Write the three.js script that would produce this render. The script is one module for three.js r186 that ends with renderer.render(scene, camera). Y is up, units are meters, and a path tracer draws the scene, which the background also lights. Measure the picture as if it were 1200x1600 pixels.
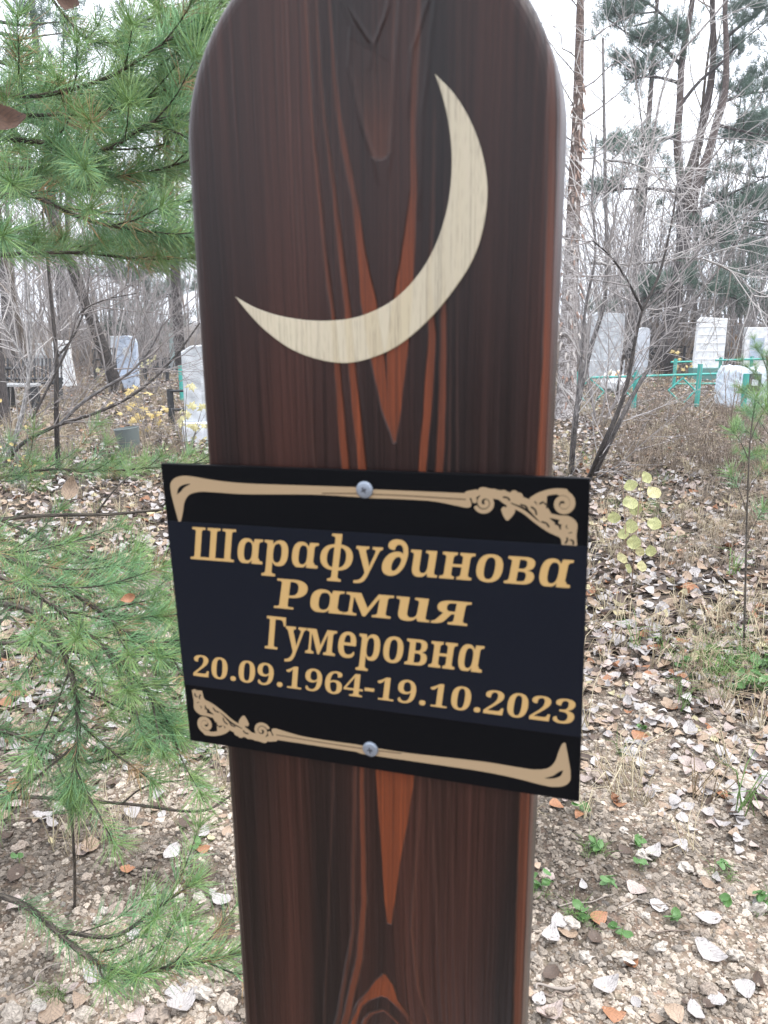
import * as THREE from 'three';
import { ImprovedNoise } from 'three/addons/math/ImprovedNoise.js';
import { mergeGeometries } from 'three/addons/utils/BufferGeometryUtils.js';

// ------------------------------------------------------------------ camera, sky, sun, exposure
const scene = new THREE.Scene();
const H = 1.2, PITCH = THREE.MathUtils.degToRad(13.7), FPX = 800 / Math.tan(THREE.MathUtils.degToRad(33));
const camera = new THREE.PerspectiveCamera(66, 0.75, 0.02, 600);
camera.position.set(0, H, 0);
camera.rotation.set(-PITCH, 0, 0);
camera.focus = 2.6; camera.userData.fStop = 17;
camera.updateMatrixWorld(true);

const renderer = new THREE.WebGLRenderer({ antialias: true });
renderer.setSize(768, 1024);
renderer.toneMapping = THREE.LinearToneMapping;
renderer.toneMappingExposure = 2.45;
renderer.shadowMap.enabled = true;

const noise = new ImprovedNoise();
const nz = (x, y = 0, z = 0) => noise.noise(x, y, z);
const fbm = (x, y, z = 0, o = 4) => { let s = 0, a = .5, f = 1; for (let i = 0; i < o; i++) { s += a * nz(x * f, y * f, z + i * 7.3); a *= .5; f *= 2.03; } return s; };

{ // bright even overcast
  const w = 256, h = 128, d = new Float32Array(w * h * 4);
  for (let j = 0; j < h; j++) for (let i = 0; i < w; i++) {
    const th = (j + .5) / h * Math.PI - Math.PI / 2, ph = i / w * Math.PI * 2;
    const X = Math.cos(th) * Math.cos(ph), Y = Math.sin(th), Z = Math.cos(th) * Math.sin(ph);
    const n = fbm(X * 2.2 + 5, Y * 5, Z * 2.2, 4);
    const up = Math.max(0, Y);
    let v = (0.98 + 0.32 * up) * (1 + 0.16 * n);
    const k = (j * w + i) * 4;
    d[k] = v * .925; d[k + 1] = v * .985; d[k + 2] = v * 1.09; d[k + 3] = 1;
  }
  const t = new THREE.DataTexture(d, w, h, THREE.RGBAFormat, THREE.FloatType);
  t.mapping = THREE.EquirectangularReflectionMapping; t.magFilter = THREE.LinearFilter; t.minFilter = THREE.LinearFilter; t.needsUpdate = true;
  scene.background = t; scene.environment = t;
}
const sun = new THREE.DirectionalLight(new THREE.Color(1, .975, .94), 1.5);
sun.position.set(14, 30, -4); sun.target.position.set(0, 0, -6); sun.castShadow = true; sun.shadow.radius = 22;
sun.shadow.mapSize.set(2048, 2048);
Object.assign(sun.shadow.camera, { left: -40, right: 40, top: 40, bottom: -40, near: 1, far: 120 });
scene.add(sun, sun.target);
scene.fog = new THREE.FogExp2(new THREE.Color(.86, .88, .92), 0.0016);

// ------------------------------------------------------------------ helpers
function rngOf(a) { return () => { a |= 0; a = a + 0x6D2B79F5 | 0; let t = Math.imul(a ^ a >>> 15, 1 | a); t = t + Math.imul(t ^ t >>> 7, 61 | t) ^ t; return ((t ^ t >>> 14) >>> 0) / 4294967296; }; }
const V = (x, y, z) => new THREE.Vector3(x, y, z);
const lerp = (a, b, t) => a + (b - a) * t;
const clamp = (x, a = 0, b = 1) => Math.min(b, Math.max(a, x));
const sstep = (a, b, x) => { const t = clamp((x - a) / (b - a)); return t * t * (3 - 2 * t); };
const CP = Math.cos(PITCH), SP = Math.sin(PITCH);
function ray(px, py) { const u = (px - 600) / FPX, v = (800 - py) / FPX; return V(u, -SP + v * CP, -CP - v * SP); }   // axial depth 1
const at = (px, py, d) => ray(px, py).multiplyScalar(d).add(V(0, H, 0));
function toPixel(p) { const y = p.y - H, depth = -y * SP - p.z * CP, up = y * CP - p.z * SP; return [600 + FPX * p.x / depth, 800 - FPX * up / depth, depth]; }
function gnd(px, py, h = 0) { const r = ray(px, py); return r.multiplyScalar((H - h) / -r.y).add(V(0, H, 0)); }
const depthOf = (p) => -(p.y - H) * SP - p.z * CP;

const taken = {};
function numbered(n) { taken[n] = (taken[n] ?? -1) + 1; return taken[n] ? n + '_' + String(taken[n]).padStart(3, '0') : n; }
function shadows(o) { o.castShadow = o.receiveShadow = true; return o; }
function tag(o, label, category, group, kind) { if (label) o.userData.label = label; if (category) o.userData.category = category; if (group) o.userData.group = group; if (kind) o.userData.kind = kind; return o; }
function thing(name, label, category, group) { const g = new THREE.Group(); g.name = numbered(name); scene.add(g); return tag(g, label, category, group); }
function part(name, geo, mat, parent) { const m = shadows(new THREE.Mesh(geo, mat)); m.name = parent ? name : numbered(name); (parent || scene).add(m); return m; }
function copyOf(o, label, group) { const c = o.clone(); c.name = numbered(o.name.replace(/_\d{3}$/, '')); c.userData = { ...o.userData }; if (label) c.userData.label = label; if (group) c.userData.group = group; scene.add(c); return c; }

class MB {   // collects tubes and blades with vertex colours
  constructor() { this.p = []; this.n = []; this.c = []; this.u = []; this.i = []; }
  tube(pts, rad, sides = 5, col = [1, 1, 1], cap = true) {
    const N = pts.length, base = this.p.length / 3; let ref = null, len = 0;
    for (let k = 0; k < N; k++) {
      const a = pts[Math.max(0, k - 1)], b = pts[Math.min(N - 1, k + 1)], t = b.clone().sub(a).normalize();
      if (!ref) ref = Math.abs(t.y) < .9 ? V(0, 1, 0) : V(1, 0, 0);
      const e1 = ref.clone().addScaledVector(t, -ref.dot(t)).normalize(), e2 = t.clone().cross(e1); ref = e1;
      if (k) len += pts[k].distanceTo(pts[k - 1]);
      const r = typeof rad === 'function' ? rad(k / (N - 1)) : rad[k], c = typeof col === 'function' ? col(k / (N - 1)) : col;
      for (let s = 0; s <= sides; s++) {
        const an = s / sides * Math.PI * 2, x = Math.cos(an), y = Math.sin(an);
        const nx = e1.x * x + e2.x * y, ny = e1.y * x + e2.y * y, nzz = e1.z * x + e2.z * y;
        this.p.push(pts[k].x + nx * r, pts[k].y + ny * r, pts[k].z + nzz * r); this.n.push(nx, ny, nzz); this.c.push(...c); this.u.push(s / sides * Math.max(.05, 6.28 * r), len);
      }
      if (k) for (let s = 0; s < sides; s++) { const q = base + (k - 1) * (sides + 1) + s, w = q + sides + 1; this.i.push(q, q + 1, w, q + 1, w + 1, w); }
    }
    return this;
  }
  geo() {
    const g = new THREE.BufferGeometry();
    g.setAttribute('position', new THREE.Float32BufferAttribute(this.p, 3)); g.setAttribute('normal', new THREE.Float32BufferAttribute(this.n, 3));
    g.setAttribute('color', new THREE.Float32BufferAttribute(this.c, 3)); g.setAttribute('uv', new THREE.Float32BufferAttribute(this.u, 2)); g.setIndex(this.i); return g;
  }
}
function smoothLine(pts, n) { const c = new THREE.CatmullRomCurve3(pts, false, 'centripetal'); return c.getPoints(n); }
function dataTex(w, h, fn, srgb = false, rep = true) {
  const d = new Uint8Array(w * h * 4);
  for (let j = 0; j < h; j++) for (let i = 0; i < w; i++) { const c = fn(i, j), k = (j * w + i) * 4; d[k] = clamp(c[0]) * 255; d[k + 1] = clamp(c[1]) * 255; d[k + 2] = clamp(c[2]) * 255; d[k + 3] = 255; }
  const t = new THREE.DataTexture(d, w, h); t.magFilter = THREE.LinearFilter; t.minFilter = THREE.LinearMipmapLinearFilter; t.generateMipmaps = true;
  if (rep) t.wrapS = t.wrapT = THREE.RepeatWrapping; if (srgb) t.colorSpace = THREE.SRGBColorSpace; t.needsUpdate = true; return t;
}
const std = (o) => new THREE.MeshStandardMaterial({ roughness: .85, ...o });
const rgb = (r, g, b) => new THREE.Color().setRGB(r, g, b);
const tileN = (i, j, w, f, s) => { // tileable noise on a torus-like blend
  const x = i / w, y = j / w, n = (a, b) => nz(a * f + s, b * f + s * 1.7, s), bx = sstep(.8, 1, x), by = sstep(.8, 1, y);
  return lerp(lerp(n(x, y), n(x - 1, y), bx), lerp(n(x, y - 1), n(x - 1, y - 1), bx), by);
};

// ------------------------------------------------------------------ ground
const humus = (x, z) => { let m = 0; for (const q of HUMUS) m = Math.max(m, sstep(.75, .1, Math.hypot(x - q[3], z - q[4]) / q[2] + .9 * nz(x * 14, z * 14, 3))); return m; };   // dark leaf-mould patches in the sand
function hgt(x, z) {
  const r = Math.hypot(x, z), near = 1 - sstep(2.5, 7, r);
  let h = .05 * nz(x * .55 + 3, z * .55, 1.5) + .03 * nz(x * 1.7, z * 1.7, 4.2);
  h += near * (.016 * nz(x * 5, z * 5, 9) + .009 * nz(x * 13, z * 13, 2) + .006 * Math.abs(nz(x * 31, z * 31, 6)));
  h += sstep(10, 60, r) * .5 * (nz(x * .05, z * .05, 8));
  // little bank with grass right of the marker
  h += .05 * Math.exp(-((x - 1.15) ** 2 + (z + 2.45) ** 2) / .18);
  h -= sstep(.0, .25, .25 - Math.hypot(x + .02, z + .45)) * 0;
  return h;
}
const HUMUS = [[1010, 1400, .2], [1120, 1300, .1], [930, 1480, .16], [1190, 1230, .14], [1100, 1560, .14], [900, 1300, .1], [60, 1500, .12]];
const gg = (px, py) => { let p = gnd(px, py); for (let k = 0; k < 4; k++) p = gnd(px, py, hgt(p.x, p.z)); return p; };
{
  const ang = []; HUMUS.forEach((q) => { const p = gg(q[0], q[1]); q.push(p.x, p.z); }); for (let k = 0; k <= 560; k++) { const t = k / 560 * 2 - 1; ang.push(Math.PI * (Math.abs(t) < .7 ? t / .7 * .24 : Math.sign(t) * lerp(.24, 1, (Math.abs(t) - .7) / .3))); }
  const RN = 420, p = [], c = [], u = [], idx = [];
  for (let j = 0; j <= RN; j++) {
    const r = .2 * Math.pow(1500, j / RN);
    for (const a of ang) {
      const x = r * Math.sin(a), z = -r * Math.cos(a); p.push(x, hgt(x, z), z); u.push(x, z);
      // matter: pale dug sand near the grave, darker humus patches, litter-brown floor further off
      const pt = fbm(x * 2.1 + 9, z * 2.1, 3), sand = (1 - sstep(2.0, 3.0, r + .7 * nz(x * 1.3, z * 1.3, 7))) * sstep(-.22, .14, pt + .04) * (1 - .75 * humus(x, z));
      const k = .8 + .35 * nz(x * 9, z * 9, 1);
      c.push(lerp(.20, .60, sand) * k, lerp(.16, .50, sand) * k, lerp(.125, .405, sand) * k);
    }
  }
  const A = ang.length;
  for (let j = 0; j < RN; j++) for (let i = 0; i < A - 1; i++) { const q = j * A + i; idx.push(q, q + 1, q + A, q + 1, q + A + 1, q + A); }
  const g = new THREE.BufferGeometry(); g.setAttribute('position', new THREE.Float32BufferAttribute(p, 3)); g.setAttribute('color', new THREE.Float32BufferAttribute(c, 3)); g.setAttribute('uv', new THREE.Float32BufferAttribute(u, 2)); g.setIndex(idx); g.computeVertexNormals();
  const W = 768;
  const hf = new Float32Array(W * W);
  for (let j = 0; j < W; j++) for (let i = 0; i < W; i++) hf[j * W + i] = .5 + .35 * tileN(i, j, W, 18, 1) + .3 * tileN(i, j, W, 45, 5) + .3 * tileN(i, j, W, 110, 9);
  const map = dataTex(W, W, (i, j) => { const v = .62 + .55 * (hf[j * W + i] - .5) + .18 * tileN(i, j, W, 7, 3), r = .05 * tileN(i, j, W, 30, 13); return [v + .06 + r, v + .03, v]; }, true);
  const bump = dataTex(W, W, (i, j) => { const v = hf[j * W + i]; return [v, v, v]; });
  for (const t of [map, bump]) t.repeat.set(1.6, 1.6);
  tag(part('ground', g, std({ map, bumpMap: bump, bumpScale: .012, vertexColors: true, roughness: 1 })), null, null, null, 'structure');
}
console.log('ground');

// ------------------------------------------------------------------ the grave marker
const YAW = THREE.MathUtils.degToRad(-18.1);
const plaqueQ = new THREE.Quaternion().setFromEuler(new THREE.Euler(THREE.MathUtils.degToRad(1.57), YAW, THREE.MathUtils.degToRad(1.45), 'YXZ'));
const plaqueC = V(-.0122, H - .1735, -.4291);
const boardQ = new THREE.Quaternion().setFromEuler(new THREE.Euler(THREE.MathUtils.degToRad(.8), YAW, THREE.MathUtils.degToRad(.3), 'YXZ'));
const boardC = plaqueC.clone().add(V(0, 0, -.0062).applyQuaternion(plaqueQ));   // a point of the board's front face
function onPlane(px, py, q, c) { const n = V(0, 0, 1).applyQuaternion(q), d = ray(px, py), o = V(0, H, 0); const t = c.clone().sub(o).dot(n) / d.dot(n); return d.multiplyScalar(t).add(o).sub(c).applyQuaternion(q.clone().invert()); }
const bp = (px, py) => onPlane(px, py, boardQ, boardC);
const TOP = .262, BW = .1008, BOT = boardC.y * -1 - .12, TEXH = .92;     // board-local: y 0 at the plaque's middle
const marker = thing('grave_marker', 'tall dark stained wooden grave marker with pale crescent and black name plaque', 'grave marker');
marker.position.copy(boardC).add(V(0, -boardC.y - .0, 0).applyQuaternion(boardQ)); marker.quaternion.copy(boardQ);
const OFF = boardC.y;   // local y of the plaque's middle above the marker's base
// grain: streaks traced as [row, left, right, redness], in photograph pixels on the board's face
const STREAKS = [
  [[-90, 470, 473, .4], [26, 477, 481, .5], [170, 484, 489, .55], [258, 491, 497, .6], [398, 503, 510, .6], [504, 518, 525, .8], [587, 523, 533, .9], [731, 534, 547, 1], [1202, 551, 557, .45], [1453, 549, 555, .5], [1583, 526, 533, .45], [1640, 512, 518, .4]],
  [[-90, 488, 491, .4], [52, 494, 499, .5], [191, 504, 511, .55], [310, 519, 527, .6], [398, 528, 538, .75], [483, 538, 548, .9], [587, 545, 557, 1], [731, 560, 573, 1], [1202, 561, 569, .75], [1410, 565, 574, .75], [1497, 557, 567, .75], [1583, 537, 548, .7], [1640, 520, 530, .7]],
  [[-90, 508, 511, .4], [52, 515, 520, .5], [170, 523, 532, .6], [232, 533, 544, .6], [310, 549, 559, .6], [398, 558, 572, .95], [473, 564, 590, 1], [566, 580, 602, 1], [640, 596, 608, 1], [692, 614, 616, .9]],
  [[-60, 655, 660, .4], [77, 645, 655, .5], [207, 641, 650, .6], [300, 640, 652, .7], [398, 627, 648, 1], [470, 615, 645, 1], [556, 604, 637, 1], [640, 606, 626, 1], [690, 615.5, 619, .9]],
  [[60, 545, 550, .1], [103, 546, 612, .12], [150, 556, 611, .25], [200, 569, 608, .42], [243, 580, 606, .45], [250, 588, 597, .3]],
  [[-80, 620, 626, .2], [52, 612, 618, .3], [140, 609, 615, .4], [238, 603, 609, .45]],
  [[120, 678, 680, 0], [190, 676, 681, .3], [362, 672, 678, .4], [440, 668, 674, .6], [520, 669, 681, .85], [620, 663, 676, .95], [731, 654, 667, .95], [900, 650, 655, .6], [1202, 655, 659, .4], [1323, 650, 654, .45], [1453, 641, 646, .5], [1540, 650, 655, .5], [1596, 666, 671, .5], [1660, 685, 690, .5]],
  [[155, 694, 697, 0], [430, 692, 697, .3], [494, 688, 699, .7], [620, 685, 697, .75], [731, 680, 692, .8], [1202, 668, 672, .35], [1596, 690, 694, .3]],
  [[400, 703, 706, 0], [494, 703, 706, .3], [731, 699, 703, .4], [1202, 683, 686, .3], [1600, 700, 703, .2]],
  [[60, 858, 872, .4], [155, 855, 870, .45], [300, 854, 872, .55], [398, 852, 872, .65], [560, 847, 868, .85], [731, 838, 860, .85], [1250, 812, 832, .7], [1596, 802, 820, .65], [1700, 798, 815, .6]],
  [[60, 878, 905, .3], [300, 878, 905, .42], [731, 865, 895, .55], [1250, 836, 865, .5], [1700, 820, 850, .4]],
  [[-90, 440, 442, .25], [200, 452, 454, .32], [500, 474, 476, .35], [731, 492, 495, .4], [1202, 520, 523, .35], [1600, 505, 508, .3]],
  [[-90, 715, 717, .25], [300, 716, 719, .3], [731, 712, 715, .35], [1202, 700, 703, .3], [1600, 712, 715, .25]],
  [[770, 590, 640, .8], [900, 586, 645, .9], [1206, 586, 647, 1], [1280, 591, 637, 1], [1345, 596, 626, 1], [1410, 600, 618, 1], [1443, 605, 612, .9]],
  [[1521, 598, 602, .8], [1535, 586, 614, 1], [1556, 573, 622, 1], [1575, 560, 640, .6], [1596, 551, 650, .3], [1640, 540, 668, .3]],
  [[1552, 578, 590, 1], [1570, 562, 574, 1], [1596, 549, 560, 1], [1650, 532, 540, 1]],
];
const ARCH = [[1557, 596, 604, 1], [1568, 578, 621, 1], [1580, 567, 634, 1], [1600, 560, 648, 1], [1660, 545, 668, 1]];   // dark inside of the arch
const ARCH2 = [[1578, 596, 604, .7], [1588, 577, 620, .7], [1600, 568, 634, .7], [1660, 553, 655, .7]];
const RIDGE = [ // raised harder rings of the cathedral figure, [row, centre]
  [[-90, 520], [0, 535], [40, 548], [103, 545], [150, 556], [200, 568], [246, 584]], [[-60, 628], [52, 622], [140, 616], [238, 609]], [[-40, 535], [10, 543], [40, 562], [66, 580]], [[-40, 612], [10, 606], [30, 600], [66, 584]], [[-90, 660], [0, 668], [40, 655], [80, 643], [140, 640]], [[-90, 690], [60, 672], [180, 660], [300, 656]],
  [[-90, 476], [52, 502], [200, 513], [400, 540], [731, 575]], [[-90, 462], [52, 487], [200, 495], [400, 515], [731, 550]]];
const toRows = (S) => S.map(([py, l, r, k]) => { const a = bp(l, py), b = bp(r, py); return [(a.y + b.y) / 2, a.x, b.x, k]; });
function rowAt(R, y) { if (y > R[0][0] || y < R[R.length - 1][0]) return null; for (let k = 1; k < R.length; k++) if (y >= R[k][0]) { const t = (R[k - 1][0] - y) / (R[k - 1][0] - R[k][0]); return [lerp(R[k - 1][1], R[k][1], t), lerp(R[k - 1][2], R[k][2], t), lerp(R[k - 1][3], R[k][3], t)]; } }
const TW = 700, TH = 2048, texTop = TOP + BW + .002, TWm = .30;
const woodA = new Float32Array(TW * TH), woodF = new Float32Array(TW * TH), woodM = new Float32Array(TW * TH), woodR = new Float32Array(TW * TH);
{
  const rows = STREAKS.map(toRows), rg = RIDGE.map((q) => toRows([...q.map(([py, c], k) => [py, c, c, k ? .9 : .6]), [q[q.length - 1][0] + 45, 2 * q[q.length - 1][1] - q[q.length - 2][1] * .5 - q[q.length - 1][1] * .5, 0, 0].map((v, k, a) => k === 2 ? a[1] : v)])), ar = toRows(ARCH), ar2 = toRows(ARCH2);
  const cx = bp(600, 500).x;
  for (let j = 0; j < TH; j++) {
    const y = texTop - (TH - 1 - j) / TH * TEXH;
    const R = rows.map((r) => rowAt(r, y)), RG = rg.map((r) => rowAt(r, y)), A = rowAt(ar, y), A2 = rowAt(ar2, y);
    for (let i = 0; i < TW; i++) {
      const x0 = ((i + .5) / TW - .5) * TWm, x = x0 + .0007 * nz(x0 * 60, y * 14, 3) + .0004 * nz(x0 * 300, y * 60, 8);
      let s = 0;
      for (const q of R) if (q) { const e = .0006 + .0008 * (1 - q[2]); const v = sstep(-e, e, x - q[0]) * sstep(-e, e, q[1] - x) * q[2]; if (v > s) s = v; }
      let rd = 0; for (const q of RG) if (q) rd = Math.max(rd, q[2] * Math.exp(-(((x - q[0]) / .0013) ** 2)));
      const ins = (q, e = .0008) => q ? sstep(-e, e, x - q[0]) * sstep(-e, e, q[1] - x) * q[2] : 0;
      s *= 1 - ins(A); s = Math.max(s, ins(A2)); if (A2) s *= 1 - .8 * ins([A2[0] + .003, A2[1] - .003, 1]);
      // fine fibre, bending slightly outward near the knot at the bottom
      const kb = Math.exp(-(((y + .33) / .06) ** 2)) * .012, xx = x + (x > cx ? -1 : 1) * kb * Math.exp(-Math.abs(x - cx) / .03);
      const f = .5 + .4 * nz(xx * 700, y * 5, 1) + .35 * nz(xx * 1700, y * 12, 5) + .16 * nz(xx * 330, y * 1.6, 2) + .12 * nz(xx * 2600, y * 160, 3);
      const m = .5 + 1.0 * nz(xx * 30 + 3, y * 1.8, 4) + .28 * nz(xx * 85, y * 1.6, 6) + .25 * nz(xx * 12, y * 7, 9);
      const k = j * TW + i; woodA[k] = s * (.85 + .3 * (f - .5)); woodF[k] = f; woodM[k] = clamp(m); woodR[k] = rd;
    }
  }
}
const woodMap = dataTex(TW, TH, (i, j) => {
  const k = j * TW + i, s = clamp(woodA[k]), f = woodF[k], m = woodM[k];
  const g = .35 + 1.1 * f;
  const d = [lerp(.0105, .040, m) * g, lerp(.0062, .0148, m) * g, lerp(.006, .0108, m) * g];
  const rs = s * s * (3 - 2 * s), q1 = .75 + .5 * f, r = [lerp(.07, .142, rs) * q1, lerp(.036, .0325, rs) * q1, lerp(.027, .0105, rs) * q1];
  return [0, 1, 2].map((q) => { const v = lerp(d[q], r[q], s); return v < .0031308 ? v * 12.92 : 1.055 * Math.pow(v, 1 / 2.4) - .055; });
}, true, false);
const woodBump = dataTex(TW, TH, (i, j) => { const k = j * TW + i, v = .62 - .42 * clamp(woodA[k] * 1.4) + .2 * (woodF[k] - .5) + .34 * woodR[k]; return [v, v, v]; }, false, false);
const woodRough = dataTex(TW, TH, (i, j) => { const k = j * TW + i, v = .36 + .1 * (woodF[k] - .5) + .1 * clamp(woodA[k]); return [v, v, v]; }, false, false);
for (const t of [woodMap, woodBump, woodRough]) { t.wrapS = t.wrapT = THREE.MirroredRepeatWrapping; }
const woodMat = new THREE.MeshPhysicalMaterial({ map: woodMap, bumpMap: woodBump, bumpScale: .0022, roughnessMap: woodRough, roughness: 1, specularIntensity: .52 });
{
  const s = new THREE.Shape(), bev = .009, hw = BW - bev, yb = 0 - .1;
  s.moveTo(-hw, yb); s.lineTo(hw, yb); s.lineTo(hw, OFF + TOP); s.absarc(0, OFF + TOP, hw, 0, Math.PI, false); s.lineTo(-hw, yb);
  const g = new THREE.ExtrudeGeometry(s, { depth: .027, bevelEnabled: true, bevelThickness: bev, bevelSize: bev, bevelSegments: 6, curveSegments: 64 });
  g.translate(-.0012, 0, -.027 - bev);
  const P = g.attributes.position, U = g.attributes.uv;
  for (let k = 0; k < P.count; k++) { const x = P.getX(k), y = P.getY(k), z = P.getZ(k), up = clamp((y - OFF - TOP) / BW); const xx = x + Math.sign(x) * Math.max(0, -z - bev * .3) * (1 - up); U.setXY(k, xx / TWm + .5, 1 - (texTop - (y - OFF)) / TEXH); }
  part('board', g, woodMat, marker);
}
{ // crescent painted on the face, pale with the grain showing through
  const O = [[680, 116], [712, 150], [738, 195], [755, 245], [762, 300], [755, 358], [738, 408], [708, 455], [672, 498], [630, 535], [590, 556], [545, 567], [500, 562], [455, 545], [415, 516], [388, 488], [369, 464]];
  const I = [[400, 481], [440, 494], [490, 501], [540, 499], [580, 488], [620, 465], [655, 428], [680, 385], [697, 335], [705, 285], [706, 235], [700, 185], [690, 145]];
  const pt = ([a, b]) => { const q = bp(a, b); return new THREE.Vector2(q.x, q.y + OFF); };
  const s = new THREE.Shape(); const o = O.map(pt), n = I.map(pt); s.moveTo(o[0].x, o[0].y); s.splineThru(o.slice(1)); s.splineThru([...n, o[0]]);
  const g = new THREE.ExtrudeGeometry(s, { depth: .0004, bevelEnabled: true, bevelSize: .0003, bevelThickness: .0002, bevelSegments: 1, curveSegments: 12, bevelOffset: -.0003 }); g.translate(0, 0, .0003);
  const P = g.attributes.position, U = g.attributes.uv; for (let k = 0; k < P.count; k++) U.setXY(k, P.getX(k) / TWm + .5, 1 - (texTop - (P.getY(k) - OFF)) / TEXH);
  const pm = dataTex(TW, TH, (i, j) => { const k = j * TW + i, a = clamp(woodA[k]), f = woodF[k]; const ln = sstep(.58, .8, f) * .5 + sstep(.38, .2, f) * .4; const v = 1 - .34 * ln - .02 * a + .06 * (woodM[k] - .5); return [.70 * v, .655 * v - .01 * a, (.565 - .03 * a) * v]; }, true, false);
  part('crescent', g, std({ map: pm, bumpMap: woodBump, bumpScale: .0008, roughness: .5 }), marker);
}
// plaque
const PWm = .25, PHm = .186;
const plaque = new THREE.Group(); plaque.name = 'plaque'; plaque.userData.label = 'black plastic name plaque with gold lettering and scroll ornaments'; marker.add(plaque);
{
  const inv = boardQ.clone().invert(); plaque.quaternion.copy(inv.clone().multiply(plaqueQ));
  plaque.position.copy(plaqueC.clone().sub(marker.position).applyQuaternion(inv));
  const CW = 2048, CH = Math.round(2048 * PHm / PWm);
  const mk = () => { const c = document.createElement('canvas'); c.width = CW; c.height = CH; return c; };
  const S = CW / PWm; const pc = (px, py) => { const q = onPlane(px, py, plaqueQ, plaqueC); return [(q.x + PWm / 2) * S, (PHm / 2 - q.y) * S]; };
  const GOLD = '#9a8468', c1 = mk(), x = c1.getContext('2d'); x.fillStyle = '#090a0d'; x.fillRect(0, 0, CW, CH);
  const z3 = (a, b) => pc(240 + a / 3.3333, 700 + b / 3.3333), z4 = (a, b) => pc(580 + a / 3.3333, 700 + b / 3.3333);
  const poly = (pts, fill) => { x.beginPath(); pts.forEach((p, k) => k ? x.lineTo(...p) : x.moveTo(...p)); x.closePath(); x.fillStyle = fill; x.fill(); };
  const curve = (pts, w, col = GOLD, tension = 1) => { const c = new THREE.CatmullRomCurve3(pts.map((p) => V(p[0], p[1], 0)), false, 'centripetal').getPoints(pts.length * 10); x.beginPath(); c.forEach((p, k) => k ? x.lineTo(p.x, p.y) : x.moveTo(p.x, p.y)); x.strokeStyle = col; x.lineWidth = w; x.lineCap = 'round'; x.lineJoin = 'round'; x.stroke(); };
  const sm = (pts, n = 8) => new THREE.CatmullRomCurve3(pts.map((p) => V(p[0], p[1], 0)), false, 'centripetal').getPoints(pts.length * n).map((p) => [p.x, p.y]);
  const spiral = (cx, cy, r, turns, a0, w, dir = 1) => { const pts = []; for (let k = 0; k <= 40; k++) { const t = k / 40, an = a0 + dir * t * turns * 6.283, rr = r * (1 - .8 * t); pts.push(z4(cx + Math.cos(an) * rr, cy + Math.sin(an) * rr)); } curve(pts, w); };
  const K = S / 1000 * .0 + 1;
  const orn = () => {
    poly([...sm([[130, 385], [104, 290], [90, 230], [88, 185], [108, 158], [150, 145], [200, 148], [300, 165], [450, 182], [760, 194], [1100, 205]].map((q) => z3(...q))), z4(0, 215), z4(490, 235), ...sm([[490, 235], [512, 262], [522, 300], [505, 311], [440, 300], [330, 279], [180, 268], [0, 262]].map((q) => z4(...q))), ...sm([[1060, 256], [860, 244], [450, 240], [300, 230], [235, 229], [185, 245], [162, 280], [152, 340], [140, 383], [130, 385]].map((q) => z3(...q)))], GOLD);
    poly(sm([[122, 242], [128, 212], [150, 194], [192, 187], [160, 205], [140, 228], [122, 242]].map((q) => z3(...q))), '#090a0d');
    curve([z3(880, 236), z3(1060, 238), z4(0, 241), z4(200, 250), z4(490, 268)], 6, '#5b4c3c');
    // scroll
    curve([z4(505, 243), z4(545, 236)], 34); curve([z4(530, 240), z4(538, 275)], 22);
    spiral(590, 285, 50, 1.5, 2.6, 19, -1);
    curve([z4(580, 228), z4(640, 240), z4(700, 250), z4(760, 270), z4(830, 300), z4(880, 350), z4(930, 400), z4(990, 440), z4(1030, 490)], 42);
    curve([z4(640, 236), z4(700, 285), z4(790, 330), z4(860, 385), z4(930, 432), z4(1000, 462)], 16);
    for (const [a, b] of [[590, 224], [640, 232], [690, 238], [745, 240], [770, 252]]) { x.fillStyle = GOLD; x.beginPath(); x.arc(...z4(a, b), 17, 0, 7); x.fill(); }
    poly(sm([[675, 320], [690, 305], [712, 315], [735, 305], [750, 325], [735, 355], [708, 378], [690, 358], [675, 320]].map((q) => z4(...q))), GOLD);
    curve([z4(720, 270), z4(712, 320)], 16);
    curve([z4(840, 268), z4(870, 250), z4(910, 235), z4(960, 226), z4(1010, 228)], 26); curve([z4(870, 260), z4(890, 300), z4(900, 350)], 34); curve([z4(905, 245), z4(905, 300), z4(930, 350)], 18);
    spiral(1000, 290, 58, 1.6, -1.9, 22, 1);
    spiral(1022, 405, 40, 1.5, 3.6, 18, 1); curve([z4(930, 352), z4(980, 362), z4(1030, 368), z4(1060, 395), z4(1058, 440), z4(1050, 520)], 20);
    poly([z4(985, 450), z4(1068, 440), z4(1074, 525), z4(995, 525)], GOLD);
    for (const [a, b, c2, d2] of [[690, 256, 720, 272], [780, 296, 815, 318], [835, 308, 860, 345], [890, 385, 925, 410], [905, 290, 915, 310], [1020, 470, 1012, 495], [960, 395, 985, 420], [1040, 480, 1052, 500], [880, 290, 896, 282]]) curve([z4(a, b), z4((a + c2) / 2 + 6, (b + d2) / 2 - 4), z4(c2, d2)], 8, '#2a241f');
  };
  orn(); x.save(); x.translate(CW, CH); x.rotate(Math.PI); orn(); x.restore();
  const tex1 = new THREE.CanvasTexture(c1); tex1.colorSpace = THREE.SRGBColorSpace; tex1.anisotropy = 8;
  const box = (w, h, d, r) => { const s = new THREE.Shape(); s.moveTo(-w / 2, -h / 2); s.lineTo(w / 2, -h / 2); s.lineTo(w / 2, h / 2); s.lineTo(-w / 2, h / 2); s.closePath(); const g = new THREE.ExtrudeGeometry(s, { depth: d, bevelEnabled: true, bevelSize: r, bevelThickness: r, bevelOffset: -r, bevelSegments: 2 }); return g; };
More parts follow.
